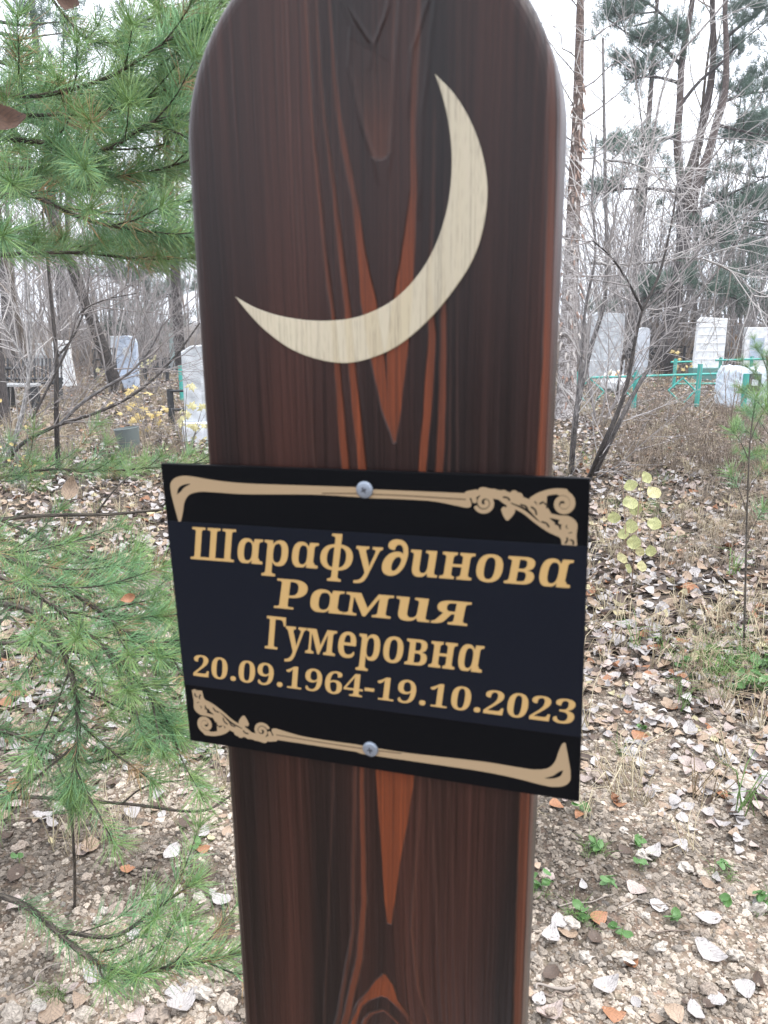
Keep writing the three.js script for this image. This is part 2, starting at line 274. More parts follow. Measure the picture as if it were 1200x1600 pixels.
  const gp = box(PWm, PHm, .0022, .0004); gp.translate(0, 0, -.003 + .0004);
  const P = gp.attributes.position, U = gp.attributes.uv; for (let k = 0; k < P.count; k++) U.setXY(k, P.getX(k) / PWm + .5, P.getY(k) / PHm + .5);
  part('panel', gp, new THREE.MeshPhysicalMaterial({ map: tex1, roughness: .4, specularIntensity: .16 }), plaque);
  // applied strip with the lettering
  const y0 = -.0522, y1 = .0574, SW = .2494, SH = y1 - y0;
  const c2 = document.createElement('canvas'); c2.width = CW; c2.height = Math.round(CW * SH / SW); const t = c2.getContext('2d'); const S2 = CW / SW;
  t.fillStyle = '#0c111b'; t.fillRect(0, 0, c2.width, c2.height); t.fillStyle = '#b3925f';
  const FS = 400; t.font = 'bold ' + FS + 'px serif';
  const X = (mm) => (mm / 1000 + SW / 2) * S2, Y = (mm) => (y1 - mm / 1000) * S2;
  // italic cursive forms from the upright serif: q without its tail, u, y, p
  const ALT = { 'а': 'q', 'и': 'u', 'у': 'y', 'р': 'p', 'о': 'o', 'е': 'e', 'д': '∂' };
  const line = (str, xl, xr, base, cap, capH, shear, digits) => {
    const gl = [...str].map((ch) => ALT[ch] || ch), adv = gl.map((g2) => t.measureText(g2).width * (g2 === '.' ? .9 : 1)), tot = adv.reduce((a, b) => a + b, 0);
    const sy = cap / 1000 * S2 / (capH * FS), shift = shear * cap; const sx = ((xr - xl - shift * .55) / 1000 * S2) / (tot - FS * .05);
    let px = X(xl) - FS * .025 * sx;
    gl.forEach((g2, k) => {
      t.save(); t.transform(sx, 0, -shear * 0 , sy, px, Y(base)); t.transform(1, 0, -shear * sy / sx, 1, 0, 0);
      if (g2 === 'q') { t.save(); t.beginPath(); t.rect(-50, -FS, FS * 2, FS * 1.0); t.clip(); t.fillText('q', 0, 0); t.restore(); const w = adv[k]; t.beginPath(); t.moveTo(w * .62, -FS * .12); t.lineTo(w * .62, 0); t.lineTo(w * 1.02, 0); t.lineTo(w * 1.02, -FS * .055); t.lineTo(w * .9, -FS * .075); t.lineTo(w * .88, -FS * .12); t.closePath(); t.fill(); }
      else if (g2 === '∂') { t.save(); t.scale(adv[k] / t.measureText('∂').width, .97); t.lineWidth = FS * .045; t.strokeStyle = t.fillStyle; t.fillText('∂', 0, 0); t.strokeText('∂', 0, 0); t.restore(); }
      else t.fillText(g2, 0, 0);
      t.restore(); px += adv[k] * sx;
    });
  };
  line('Шарафудинова', -110.7, 117.4, 34.0, 20.6, .714, .17);
  line('Рамия', -56.5, 63.4, 7.0, 19, .714, .2);
  line('Гумеровна', -64.6, 70.6, -20.2, 21.6, .714, .15);
  line('20.09.1964-19.10.2023', -117.4, 122, -45.1, 14.8, .714, .14);
  const tex2 = new THREE.CanvasTexture(c2); tex2.colorSpace = THREE.SRGBColorSpace; tex2.anisotropy = 8;
  const gs = box(SW, SH, .0001, .0001); gs.translate(0, (y0 + y1) / 2, .0002);
  const P2 = gs.attributes.position, U2 = gs.attributes.uv; for (let k = 0; k < P2.count; k++) U2.setXY(k, P2.getX(k) / SW + .5, (P2.getY(k) - y0) / SH);
  part('lettered_strip', gs, new THREE.MeshPhysicalMaterial({ map: tex2, roughness: .33, specularIntensity: .4 }), plaque);
  // cross-slot screws
  const sg = new THREE.LatheGeometry([[0, .0011], [.0014, .0012], [.0036, .001], [.0045, .0006], [.0049, .0001], [.0049, -.001]].reverse().map(([a, b]) => new THREE.Vector2(a, b)), 28); sg.rotateX(Math.PI / 2);
  const sl = (rot) => { const b = new THREE.BoxGeometry(.0034, .0007, .0006); b.rotateZ(rot); b.translate(0, 0, .0011); return b; };
  const zinc = std({ color: rgb(.27, .30, .35), metalness: .7, roughness: .5 }), dark = std({ color: rgb(.05, .05, .06), metalness: .3, roughness: .6 });
  for (const [mx, my, ro] of [[4.5, 82.3, .5], [1.6, -79.1, .1]]) {
    const sc = part('screw', sg, zinc, plaque); sc.position.set(mx / 1000, my / 1000, .0006); sc.rotation.z = ro;
    const slots = mergeGeometries([sl(0), sl(Math.PI / 2)]); const q = part('cross_slot', slots, dark, plaque); q.position.copy(sc.position); q.position.z += .0001; q.rotation.z = ro;
  }
}
console.log('marker');

// ------------------------------------------------------------------ shared plant materials
const barkTex = dataTex(128, 512, (i, j) => { const v = .7 + .35 * nz(i * .16, j * .025, 2) + .25 * nz(i * .4, j * .09, 6) + .18 * nz(i * .9, j * .5, 8); return [v, v, v]; }, true);
barkTex.repeat.set(4, 1.2);
const bark = std({ map: barkTex, bumpMap: barkTex, bumpScale: .006, vertexColors: true, roughness: .95 });
const twigMat = std({ vertexColors: true, roughness: .9 });
const needleMat = std({ color: rgb(1, 1, 1), roughness: .55 });
const leafMatV = new THREE.MeshPhysicalMaterial({ vertexColors: true, roughness: .6, side: THREE.DoubleSide, transmission: .0 });

// needle sprays
function sprayGeo(seed, count, len, spread, L, wid, forward) {
  const R = rngOf(seed), P = [], N = [], I = [];
  for (let k = 0; k < count; k++) {
    const a = R() * 6.283, t = R(), tilt = lerp(spread - .3, spread + .35, R()), l = len * lerp(.75, 1.1, R());
    const o = V(0, t * L, 0), d = V(Math.cos(a) * Math.sin(tilt), Math.cos(tilt), Math.sin(a) * Math.sin(tilt)), bend = V(R() - .5, forward, R() - .5).multiplyScalar(.35);
    const p1 = o.clone().addScaledVector(d, l * .5), p2 = p1.clone().addScaledVector(d.clone().addScaledVector(bend, 1).normalize(), l * .5);
    const e1 = d.clone().cross(V(R() - .5, R() - .5, R() - .5)).normalize(), e2 = d.clone().cross(e1);
    const b = P.length / 3, rings = [[o, wid * .8], [p1, wid]];
    for (const [c, w] of rings) for (let s = 0; s < 3; s++) { const q = s * 2.094, n = e1.clone().multiplyScalar(Math.cos(q)).addScaledVector(e2, Math.sin(q)); P.push(c.x + n.x * w, c.y + n.y * w, c.z + n.z * w); N.push(n.x, n.y, n.z); }
    P.push(p2.x, p2.y, p2.z); N.push(d.x, d.y, d.z);
    for (let s = 0; s < 3; s++) { const u = (s + 1) % 3; I.push(b + s, b + u, b + 3 + s, b + u, b + 3 + u, b + 3 + s, b + 3 + s, b + 3 + u, b + 6); }
  }
  const g = new THREE.BufferGeometry(); g.setAttribute('position', new THREE.Float32BufferAttribute(P, 3)); g.setAttribute('normal', new THREE.Float32BufferAttribute(N, 3)); g.setIndex(I); return g;
}
const SPRAY = [sprayGeo(1, 15, .062, .85, .02, .0006, .2), sprayGeo(2, 15, .055, .75, .02, .0006, .4), sprayGeo(3, 13, .066, .95, .02, .00055, .0)];
const TIP = sprayGeo(4, 34, .07, .75, .015, .0006, .1);
const FARSPRAY = [sprayGeo(11, 34, .13, .8, .12, .0022, .3), sprayGeo(12, 30, .12, .9, .14, .0024, .2)];
function instanced(name, geo, mat, list, parent, kind = 'stuff') { // list of {p, q, s, c}
  const m = shadows(new THREE.InstancedMesh(geo, mat, list.length)), M = new THREE.Matrix4(), sc = V(1, 1, 1), col = new THREE.Color();
  list.forEach((o, k) => { if (o.s?.isVector3) sc.copy(o.s); else sc.setScalar(o.s ?? 1); M.compose(o.p, o.q, sc); m.setMatrixAt(k, M); if (o.c) m.setColorAt(k, col.setRGB(...o.c)); });
  m.name = parent ? name : numbered(name); m.userData.kind = kind; (parent || scene).add(m); return m;
}
const qTo = (d, roll = 0) => new THREE.Quaternion().setFromUnitVectors(V(0, 1, 0), d.clone().normalize()).multiply(new THREE.Quaternion().setFromAxisAngle(V(0, 1, 0), roll));
const green = (R, w = 0) => { const y = R(), b = lerp(.75, 1.3, R()); return y < .05 + w ? [.30 * b, .19 * b, .09 * b] : y < .35 ? [.19 * b, .28 * b, .095 * b] : [.125 * b, .25 * b, .108 * b]; };

// young pine with limbs given as polylines; side shoots and needles grow along them
class Pine {
  constructor(name, label, seed, group) { this.t = thing(name, label, 'pine tree', group); this.R = rngOf(seed); this.w = new MB(); this.s = [[], [], []]; this.tips = []; this.ns = 1; }
  shoot(pts, r0, needled = [0, 1], dens = .017, old = 0) {
    const R = this.R, c = smoothLine(pts, Math.max(6, pts.length * 5)); this.w.tube(c, (t) => lerp(r0, r0 * .45, t), 5, [.16, .13, .10]);
    let L = 0; for (let k = 1; k < c.length; k++) L += c[k].distanceTo(c[k - 1]);
    const curve = new THREE.CatmullRomCurve3(c);
    for (let d = 0; d < L; d += dens) { const u = d / L; if (u < needled[0] || u > needled[1]) continue; const p = curve.getPoint(u), tn = curve.getTangent(u).add(V(R() - .5, R() - .3, R() - .5).multiplyScalar(.25)); this.s[Math.floor(R() * 3)].push({ p, q: qTo(tn, R() * 6.28), s: lerp(.8, 1.12, R()) * this.ns, c: green(R, old) }); }
    if (needled[1] >= 1) { const p = curve.getPoint(1), tn = curve.getTangent(1); this.tips.push({ p, q: qTo(tn, R() * 6.28), s: lerp(.85, 1.1, R()) * this.ns, c: [.17, .28, .09] }); }
    return curve;
  }
  limb(pts, r0, o = {}) {
    const R = this.R, { from = .25, step = .075, len = .17, up = .35, needles = [.3, 1] } = o;
    const c = this.shoot(pts, r0, needles), L = c.getLength();
    for (let d = L * from, side = 1; d < L * .97; d += step * lerp(.7, 1.3, R())) {
      side = -side; const u = d / L, p = c.getPoint(u), t = c.getTangent(u), n = t.clone().cross(V(0, 1, 0)).normalize().multiplyScalar(side);
      const l = len * lerp(.6, 1.25, R()) * (1.1 - .4 * u), dir = t.clone().multiplyScalar(.75).addScaledVector(n, lerp(.4, 1, R())).add(V(0, up * (R() * 1.6 - .35), 0)).normalize();
      const p2 = p.clone().addScaledVector(dir, l * .55), p3 = p.clone().addScaledVector(dir, l).add(V(0, l * .18 * up * 2, 0));
      this.shoot([p, p2, p3], r0 * .32, [.12, 1], .016, .04);
    }
  }
  done() {
    part('branches', this.w.geo(), bark, this.t);
    ['needles', 'needles', 'needles'].forEach((n, k) => this.s[k].length && instanced(n, SPRAY[k], needleMat, this.s[k], this.t));
    if (this.tips.length) instanced('shoot_tips', TIP, needleMat, this.tips, this.t);
    return this.t;
  }
}
{
  const pine = new Pine('young_pine', 'young green pine with long needles spreading beside the wooden marker', 5);
  const tx = -1.12, tz = -1.62, T = (y) => V(tx + .02 * y, y, tz), A = (...q) => at(...q);
  const tr = new MB(); tr.tube(smoothLine([V(tx, -.05, tz), T(.6), T(1.4), V(tx + .03, 2.1, tz), V(tx + .05, 2.7, tz)], 18), (t) => lerp(.038, .008, t), 9, [.15, .115, .085]); part('trunk', tr.geo(), bark, pine.t);
  // upper limbs
  pine.limb([T(1.42), A(-70, 150, 1.45), A(60, 150, 1.36), A(170, 120, 1.3), A(260, 65, 1.28), A(335, 5, 1.32)], .005, { from: .26, step: .07 });
  pine.limb([T(1.3), A(-60, 225, 1.45), A(60, 222, 1.38), A(160, 235, 1.35), A(240, 190, 1.3), A(330, 172, 1.34)], .0055, { from: .24, step: .06 });
  pine.limb([T(1.2), A(-60, 330, 1.4), A(40, 305, 1.34), A(140, 345, 1.3), A(220, 360, 1.3), A(330, 375, 1.35)], .0055, { from: .24, step: .058, up: .2 });
  pine.limb([T(1.25), A(-40, 300, 1.9), A(150, 285, 2), A(330, 250, 2.05)], .005, { from: .24, step: .06 });
  pine.limb([T(1.15), A(-40, 390, 2), A(120, 385, 2.05), A(330, 375, 2.15)], .005, { from: .24, step: .055, up: .12 });
  pine.limb([T(1.4), A(-20, 190, 1.95), A(140, 200, 2), A(330, 190, 2.1)], .005, { from: .26, step: .07 });
  pine.limb([T(1.35), A(-40, 250, 1.7), A(110, 290, 1.75), A(260, 315, 1.8), A(340, 305, 1.85)], .005, { from: .24, step: .055, up: .2 });
  pine.limb([T(1.42), A(-30, 140, 2.2), A(120, 165, 2.2), A(230, 150, 2.2), A(340, 120, 2.2)], .005, { from: .26, step: .05 });
  pine.limb([T(1.3), A(-30, 400, 1.6), A(120, 395, 1.6), A(230, 405, 1.6), A(340, 400, 1.6)], .005, { from: .26, step: .06, up: .1 });
  pine.shoot([T(.86), A(-60, 814, 1.5), A(60, 806, 1.5), A(180, 803, 1.5), A(255, 796, 1.55)], .0055, [2, 3]); pine.shoot([A(150, 804, 1.5), A(175, 770, 1.5), A(200, 745, 1.55)], .0025, [2, 3]);
  pine.shoot([T(.5), A(-60, 1236, 1.3), A(65, 1246, 1.3), A(200, 1256, 1.34), A(320, 1266, 1.34), A(365, 1240, 1.34)], .0042, [2, 3]); pine.shoot([A(190, 1256, 1.34), A(230, 1228, 1.3), A(290, 1218, 1.3)], .002, [2, 3]);
  pine.limb([T(1.5), A(60, -90, 1.6), A(200, -20, 1.55), A(290, 50, 1.5), A(322, 130, 1.5)], .005, { from: .55, step: .06 });
  pine.limb([T(1.6), A(0, -130, 1.8), A(90, 10, 1.8), A(140, 62, 1.8), A(215, 66, 1.8)], .0045, { from: .6, step: .11, len: .12 });
  pine.limb([T(1.33), A(-50, 190, 1.5), A(70, 180, 1.45), A(180, 170, 1.4), A(330, 110, 1.4)], .005, { from: .24, step: .06 });
  pine.limb([T(1.22), A(-50, 280, 1.55), A(90, 265, 1.5), A(200, 275, 1.5), A(330, 240, 1.5)], .005, { from: .24, step: .06, up: .25 });
  pine.shoot([A(70, 228, 1.4), A(105, 245, 1.28), A(132, 264, 1.14)], .003, [.2, 1], .012);
  pine.shoot([A(-70, 360, 1.35), A(-30, 365, 1.22), A(2, 368, 1.08)], .003, [.1, 1], .012);
  pine.shoot([A(250, 100, 1.4), A(285, 75, 1.3), A(322, 40, 1.25)], .003, [.1, 1], .012);
  pine.shoot([A(230, 200, 1.4), A(270, 205, 1.3), A(312, 225, 1.26)], .003, [.1, 1], .014);
  // lower limbs
  pine.ns = .76;
  pine.limb([T(.82), A(-50, 880, 1.25), A(60, 930, 1.15), A(160, 1010, 1.12), A(230, 1080, 1.12), A(275, 1150, 1.14)], .005, { from: .35, step: .055, up: .4 });
  pine.limb([T(.78), A(-50, 860, 1.6), A(80, 880, 1.55), A(190, 930, 1.5), A(290, 985, 1.5)], .005, { from: .35, step: .055, up: .45 });
  pine.limb([T(.85), A(-60, 850, 1.35), A(45, 885, 1.25), A(150, 950, 1.18), A(200, 990, 1.16), A(285, 1035, 1.16)], .0062, { from: .24, step: .065, up: .3 });
  pine.limb([T(.8), A(-50, 930, 1.35), A(65, 965, 1.2), A(112, 1055, 1.14), A(122, 1140, 1.1), A(112, 1225, 1.07)], .0065, { from: .24, step: .07, up: .15 });
  pine.limb([T(.8), A(-40, 800, 1.8), A(100, 860, 1.75), A(220, 900, 1.7), A(290, 960, 1.7)], .005, { from: .45, step: .085, up: .35 });
  pine.limb([T(.7), A(-60, 1000, 1.5), A(60, 1010, 1.45), A(180, 1090, 1.4), A(260, 1130, 1.4)], .005, { from: .45, step: .1, up: .3 });
  pine.limb([T(.45), A(-60, 1370, 1.2), A(40, 1415, 1.12), A(130, 1490, 1.05), A(190, 1520, 1.03), A(280, 1508, 1.03), A(375, 1490, 1.04)], .0055, { from: .5, step: .075, up: .5, len: .1 });
  pine.limb([A(95, 1455, 1.08), A(180, 1462, 1.06), A(250, 1415, 1.05), A(295, 1385, 1.05)], .0035, { from: .1, step: .07, up: .5, len: .08, needles: [.1, 1] });
  pine.limb([T(.75), A(-40, 760, 2.0), A(60, 735, 2.0), A(180, 735, 2.05), A(330, 722, 2.1)], .005, { from: .26, step: .06, up: .5 });
  pine.limb([T(.6), A(-60, 1120, 1.3), A(30, 1150, 1.25), A(130, 1190, 1.22), A(220, 1170, 1.22)], .005, { from: .5, step: .12, up: .3 });
  pine.done();
}
console.log('pine');

// ------------------------------------------------------------------ bare trees, shrubs and pines
function growBare(mbT, mbC, R, o) {
  const { h, r, levels = 3, lean = .06, col, twigCol, spread = .8, start = .25, kids = 9, up = .25 } = o;
  function branch(p, d, len, rad, lv) {
    const n = lv === 0 ? 9 : lv === 1 ? 6 : 4, pts = [p.clone()], q = p.clone(), dir = d.clone();
    for (let k = 0; k < n; k++) { dir.add(V(R() - .5, (R() - .5) * .6 + up * (lv ? .22 : .05), R() - .5).multiplyScalar(lv === 0 ? .14 : .42)).normalize(); q.addScaledVector(dir, len / n); pts.push(q.clone()); }
    const c = lv === 0 ? col : twigCol;
    (lv === 0 ? mbT : mbC).tube(pts, (t) => lerp(rad, rad * (lv === 0 ? .25 : .3), t), lv === 0 ? 7 : lv === 1 ? 4 : 3, (t) => c);
    if (lv >= levels) return;
    const m = lv === 0 ? kids : lv === 1 ? 6 : 4;
    for (let k = 0; k < m; k++) {
      const u = lerp(lv === 0 ? start : .2, .98, (k + R()) / m), i = Math.min(n - 1, Math.floor(u * n)), bp2 = pts[i].clone().lerp(pts[i + 1], u * n - i), t = pts[i + 1].clone().sub(pts[i]).normalize();
      const s = V(R() - .5, R() - .5, R() - .5).cross(t).normalize(), dd = t.clone().addScaledVector(s, spread * lerp(.6, 1.4, R())).normalize();
      branch(bp2, dd, len * lerp(.28, .48, R()) * (lv === 0 ? 1.1 - .6 * u : 1), Math.max(.0016, rad * lerp(.3, .45, R()) * (1 - .4 * u)), lv + 1);
    }
  }
  branch(V(0, -.08, 0), V((R() - .5) * lean, 1, (R() - .5) * lean).normalize(), h, r, 0);
}
function bareProto(seed, o) { const R = rngOf(seed), a = new MB(), b = new MB(), k = o.stems || 1; for (let s = 0; s < k; s++) growBare(a, b, R, { ...o, lean: k > 1 ? .9 : o.lean, h: o.h * (k > 1 ? lerp(.6, 1, R()) : 1) }); return { trunk: a.geo(), crown: b.geo() }; }
const GREY = [.19, .168, .158], PALE = [.29, .265, .255], DARK = [.085, .07, .062], BROWN = [.20, .155, .12];
const protoT = [
  bareProto(21, { h: 7.5, r: .06, col: GREY, twigCol: PALE, kids: 13, levels: 3 }),
  bareProto(22, { h: 9, r: .085, col: DARK, twigCol: GREY, kids: 14, levels: 3, start: .3 }),
  bareProto(23, { h: 6, r: .04, col: PALE, twigCol: PALE, kids: 12, levels: 3, start: .15 }),
  bareProto(24, { h: 8, r: .07, col: BROWN, twigCol: BROWN, kids: 13, levels: 3, start: .2, spread: 1 }),
];
const protoS = [
  bareProto(31, { h: 2.6, r: .014, col: GREY, twigCol: PALE, kids: 7, stems: 6, levels: 2, start: .15 }),
  bareProto(32, { h: 1.9, r: .011, col: BROWN, twigCol: BROWN, kids: 7, stems: 7, levels: 2, start: .1 }),
  bareProto(33, { h: 3.4, r: .02, col: PALE, twigCol: PALE, kids: 8, stems: 5, levels: 2, start: .2 }),
];
const BT = ['slender grey bare tree standing in the woods behind the graves', 'dark-barked bare tree standing in the woods behind the graves', 'thin pale bare tree standing in the woods behind the graves', 'brown bare tree with wide limbs in the woods behind the graves'];
const BS = ['pale-twigged bare shrub growing among the far graves', 'low brown bare shrub growing among the far graves', 'tall pale bare shrub with few stems among the far graves'];
const treeO = protoT.map(() => null), shrubO = protoS.map(() => null);
function placeProto(kind, v, x, z, s, turn) {
  const P = (kind === 't' ? protoT : protoS)[v], store = kind === 't' ? treeO : shrubO; let o;
  if (!store[v]) { o = thing(kind === 't' ? 'bare_tree' : 'bare_shrub', kind === 't' ? BT[v] : BS[v], kind === 't' ? 'tree' : 'shrub', kind === 't' ? ['grey bare trees', 'dark bare trees', 'pale bare trees', 'brown bare trees'][v] : ['pale shrubs', 'brown shrubs', 'tall pale shrubs'][v]); part(kind === 't' ? 'trunk' : 'stems', P.trunk, kind === 't' ? bark : twigMat, o); part(kind === 't' ? 'crown' : 'twigs', P.crown, twigMat, o); store[v] = o; }
  else o = copyOf(store[v]);
  o.position.set(x, hgt(x, z), z); o.scale.setScalar(s); o.rotation.y = turn; return o;
}
{
  const R = rngOf(77);
  for (let k = 0; k < 92; k++) { const a = lerp(-1, 1, R()), r = 17 + 30 * Math.pow(R(), .8); placeProto('t', Math.floor(R() * 4), r * Math.sin(a), -r * Math.cos(a), lerp(.75, 1.35, R()), R() * 6.28); }
  for (let k = 0; k < 120; k++) { const a = lerp(-.95, .95, R()), r = 13.5 + 18 * R(); placeProto('s', Math.floor(R() * 3), r * Math.sin(a), -r * Math.cos(a), lerp(.7, 1.2, R()), R() * 6.28); }
  for (let k = 0; k < 26; k++) { const right = k < 16, g = gg(right ? lerp(905, 1210, R()) : lerp(0, 290, R()), lerp(578, 590, R())); placeProto('s', [0, 2, 2, 1][k % 4], g.x, g.z, lerp(.8, 1.3, R()), R() * 6.28); }
  for (let k = 0; k < 24; k++) { const g = gg(k < 18 ? lerp(900, 1210, R()) : lerp(0, 290, R()), lerp(564, 580, R())); placeProto('s', [2, 0][k % 2], g.x, g.z, lerp(1.3, 2.1, R()), R() * 6.28); }
  for (const [px, py, v, sc] of [[935, 668, 0, .8], [1140, 672, 1, .6], [1020, 652, 1, .5], [55, 640, 0, .7], [130, 628, 1, .8], [240, 622, 0, .6]]) { const g = gg(px, py); placeProto('s', v, g.x, g.z, sc, px); }
  const list = [[], []];
  for (let k = 0; k < 420; k++) { const a = lerp(-1.5, 1.5, R()), r = 42 + 45 * R(), x = r * Math.sin(a), z = -r * Math.cos(a); list[k % 2].push({ p: V(x, hgt(x, z), z), q: qTo(V(0, 1, 0), R() * 6.28), s: lerp(.8, 1.5, R()) }); }
  [0, 3].forEach((v, k) => tag(instanced('far_woodland', mergeGeometries([protoT[v].trunk, protoT[v].crown]), twigMat, list[k]), k ? 'far brown mass of bare woodland beyond the cemetery' : 'far grey mass of bare woodland beyond the cemetery', 'woodland'));
}
console.log('bare');

// needle clumps for far pines
function clump(list, R, c, rx, ry, n, dark = 1) {
  for (let k = 0; k < n; k++) { const d = V(R() * 2 - 1, R() * 2 - 1, R() * 2 - 1); if (d.lengthSq() > 1) { k--; continue; } const p = c.clone().add(V(d.x * rx, d.y * ry, d.z * rx)), b = lerp(.7, 1.25, R()) * dark; list[Math.floor(R() * 2)].push({ p, q: qTo(V(d.x + R() - .5, .7 + R() * .5, d.z + R() - .5), R() * 6.28), s: lerp(.8, 1.5, R()), c: [.07 * b, .12 * b, .085 * b] }); }
}
const REDBARK = [.17, .125, .11], GREYBARK = [.125, .105, .10];
{ // three-stemmed pine right of the marker
  const t = thing('pine_tree', 'tall three-stemmed pine with reddish trunks behind the turquoise fence', 'pine tree'), D = 17, A = (x, y, dd = 0) => at(x, y, D + dd), R = rngOf(91), w = 1 / FPX * D, base = gg(1037, 587);
  const px = (l, dz = 0) => l.map(([x, y]) => A(x, y, dz)), mb = new MB(), br = new MB(), L = [[], []];
  base.y -= .1;
  mb.tube(smoothLine([base, ...px([[1040, 555], [1045, 520], [1055, 450], [1066, 400], [1067, 300]])], 20), (s) => lerp(17, 10, Math.pow(s, .6)) * w, 10, GREYBARK);
  mb.tube(smoothLine(px([[1069, 345], [1067, 300], [1062, 267], [1058, 217], [1062, 167], [1065, 100], [1073, 50], [1082, 0], [1090, -120], [1085, -330]]), 30), (s) => lerp(8, 3, s) * w, 8, (s) => s < .2 ? GREYBARK : REDBARK);
  mb.tube(smoothLine([...px([[1067, 360], [1070, 300]]), ...[[1080, 260], [1097, 200], [1110, 133], [1115, 83], [1113, 0], [1120, -140], [1118, -300]].map(([x, y]) => A(x, y, .5))], 30), (s) => lerp(8.5, 3, s) * w, 8, REDBARK);
  mb.tube(smoothLine([...px([[1068, 370], [1077, 333]]), ...[[1087, 290], [1107, 240], [1120, 190], [1132, 150], [1135, 83], [1133, 0], [1150, -150]].map(([x, y]) => A(x, y, -.4))], 30), (s) => lerp(9, 3, s) * w, 8, REDBARK);
  part('trunk', mb.geo(), bark, t);
  const BR = [[[1062, 165], [1093, 127], [1133, 93], [1150, 73], [1210, 25]], [[1135, 157], [1167, 147], [1215, 142]], [[1062, 300], [1017, 295], [957, 297], [920, 305]], [[1080, 353], [1153, 343], [1230, 350]], [[1085, 330], [1133, 307], [1215, 268]], [[1062, 100], [1030, 70], [985, 55], [950, 30]], [[1058, 210], [1020, 225], [975, 235], [955, 250]], [[1065, 60], [1020, 10], [980, -10]], [[1120, 195], [1160, 205], [1210, 215]], [[1066, 390], [1110, 375], [1170, 390]], [[1060, 450], [1020, 460], [985, 480]], [[1062, 430], [1110, 450], [1180, 480]], [[1133, 60], [1170, 30], [1220, -5]], [[1064, 130], [1020, 120], [975, 125]]];
  for (const b of BR) {
    const dz = (R() - .5) * 2.5, pts = b.map(([x, y], k) => A(x, y, dz * k / (b.length - 1))), c = new THREE.CatmullRomCurve3(pts); br.tube(c.getPoints(12), (s) => lerp(3.2, .8, s) * w, 5, GREYBARK);
    for (let k = 0; k < 9; k++) { const u = lerp(.3, 1, (k + R()) / 9), p = c.getPoint(u), d = V(R() - .5, R() - .3, R() - .5).normalize().multiplyScalar(lerp(.25, .7, R())), e = p.clone().add(d); br.tube([p, p.clone().lerp(e, .5).add(V(0, .05, 0)), e], [.014, .01, .006], 3, GREYBARK); clump(L, R, e, .3, .16, 13); }
  }
  for (const [x, y, rx, n, dz] of [[1035, 60, .5, 60, 0], [1000, 115, .4, 40, 1], [960, 20, .4, 40, .5], [985, 230, .5, 55, .5], [1185, 20, .6, 80, 0], [1195, 125, .5, 50, .5], [1185, 205, .6, 90, 1], [1145, 215, .35, 30, 1], [945, 300, .4, 45, .5], [1110, 375, .4, 40, 1], [1190, 320, .5, 55, 0], [1160, 475, .6, 80, 1.5], [1030, 470, .35, 30, .5], [1190, 420, .5, 60, 1], [1090, -60, 1.2, 200, 0], [1180, -80, 1.2, 180, 0]]) clump(L, R, A(x, y, dz), rx, rx * .5, Math.round(n * 1.5));
  part('limbs', br.geo(), bark, t); L.forEach((l, k) => instanced('foliage', FARSPRAY[k], needleMat, l, t));
}
function farPine(label, px, py, h, r, seed, opt = {}) {
  const g = gg(px, py), t = thing('pine_tree', label, 'pine tree', opt.group), R = rngOf(seed), mb = new MB(), br = new MB(), L = [[], []]; t.position.copy(g); t.position.y -= .05;
  const lean = opt.lean || 0; mb.tube(smoothLine([V(0, 0, 0), V(lean * .3, h * .3, 0), V(lean * .7, h * .65, .1), V(lean, h, 0)], 14), (s) => lerp(r, r * .25, s), 8, (s) => s > .5 ? REDBARK : (opt.col || GREYBARK)); part('trunk', mb.geo(), bark, t);
  const n = opt.n || 26, lo = opt.lo ?? .45;
  for (let k = 0; k < n; k++) {
    const u = lerp(lo, .98, (k + R()) / n), p = V(lean * u, h * u, .05), a = R() * 6.28, l = (opt.w || 2) * lerp(.5, 1, R()) * Math.min(1, (1.02 - u) * 2.4 + .15), e = p.clone().add(V(Math.cos(a) * l, l * lerp(-.1, .35, R()), Math.sin(a) * l));
    br.tube([p, p.clone().lerp(e, .5).add(V(0, -.06 * l, 0)), e], [.035, .022, .008], 4, GREYBARK);
    for (let q = 0; q < 5; q++) clump(L, R, p.clone().lerp(e, lerp(.4, 1.05, R())).add(V(R() - .5, R() * .3, R() - .5).multiplyScalar(.5)), .34, .2, opt.d || 8);
  }
  part('limbs', br.geo(), bark, t); L.forEach((l, k) => instanced('foliage', FARSPRAY[k], needleMat, l, t)); return t;
}
farPine('leaning dark pine trunk beside the arched headstone', 187, 612, 8, .115, 101, { lean: -2.4, lo: .55, col: DARK, n: 18 });
farPine('stout grey pine trunk at the black grave fence', -2, 663, 9, .15, 102, { lo: .6, n: 16 });
farPine('straight grey pine behind the pale peaked headstone', 283, 582, 10, .13, 103, { lo: .45, n: 22 });
farPine('bushy dark pine far behind the white grave stones', 1200, 566, 7, .18, 104, { lo: .12, n: 36, w: 2.4 });
farPine('tall thin pine far beyond the three-stemmed pine', 985, 560, 13, .14, 105, { lo: .62, n: 16 });
farPine('low bushy pine far beyond the leaning trunk', 235, 566, 4.5, .1, 106, { lo: .08, n: 34, w: 1.8 });
farPine('slim bare-boled pine far back in the left woods', 105, 566, 14, .16, 107, { lo: .68, n: 20, w: 2.2 });
farPine('broad pine far back at the edge of the woods', 20, 562, 14, .18, 108, { lo: .68, n: 20, w: 2.2 });
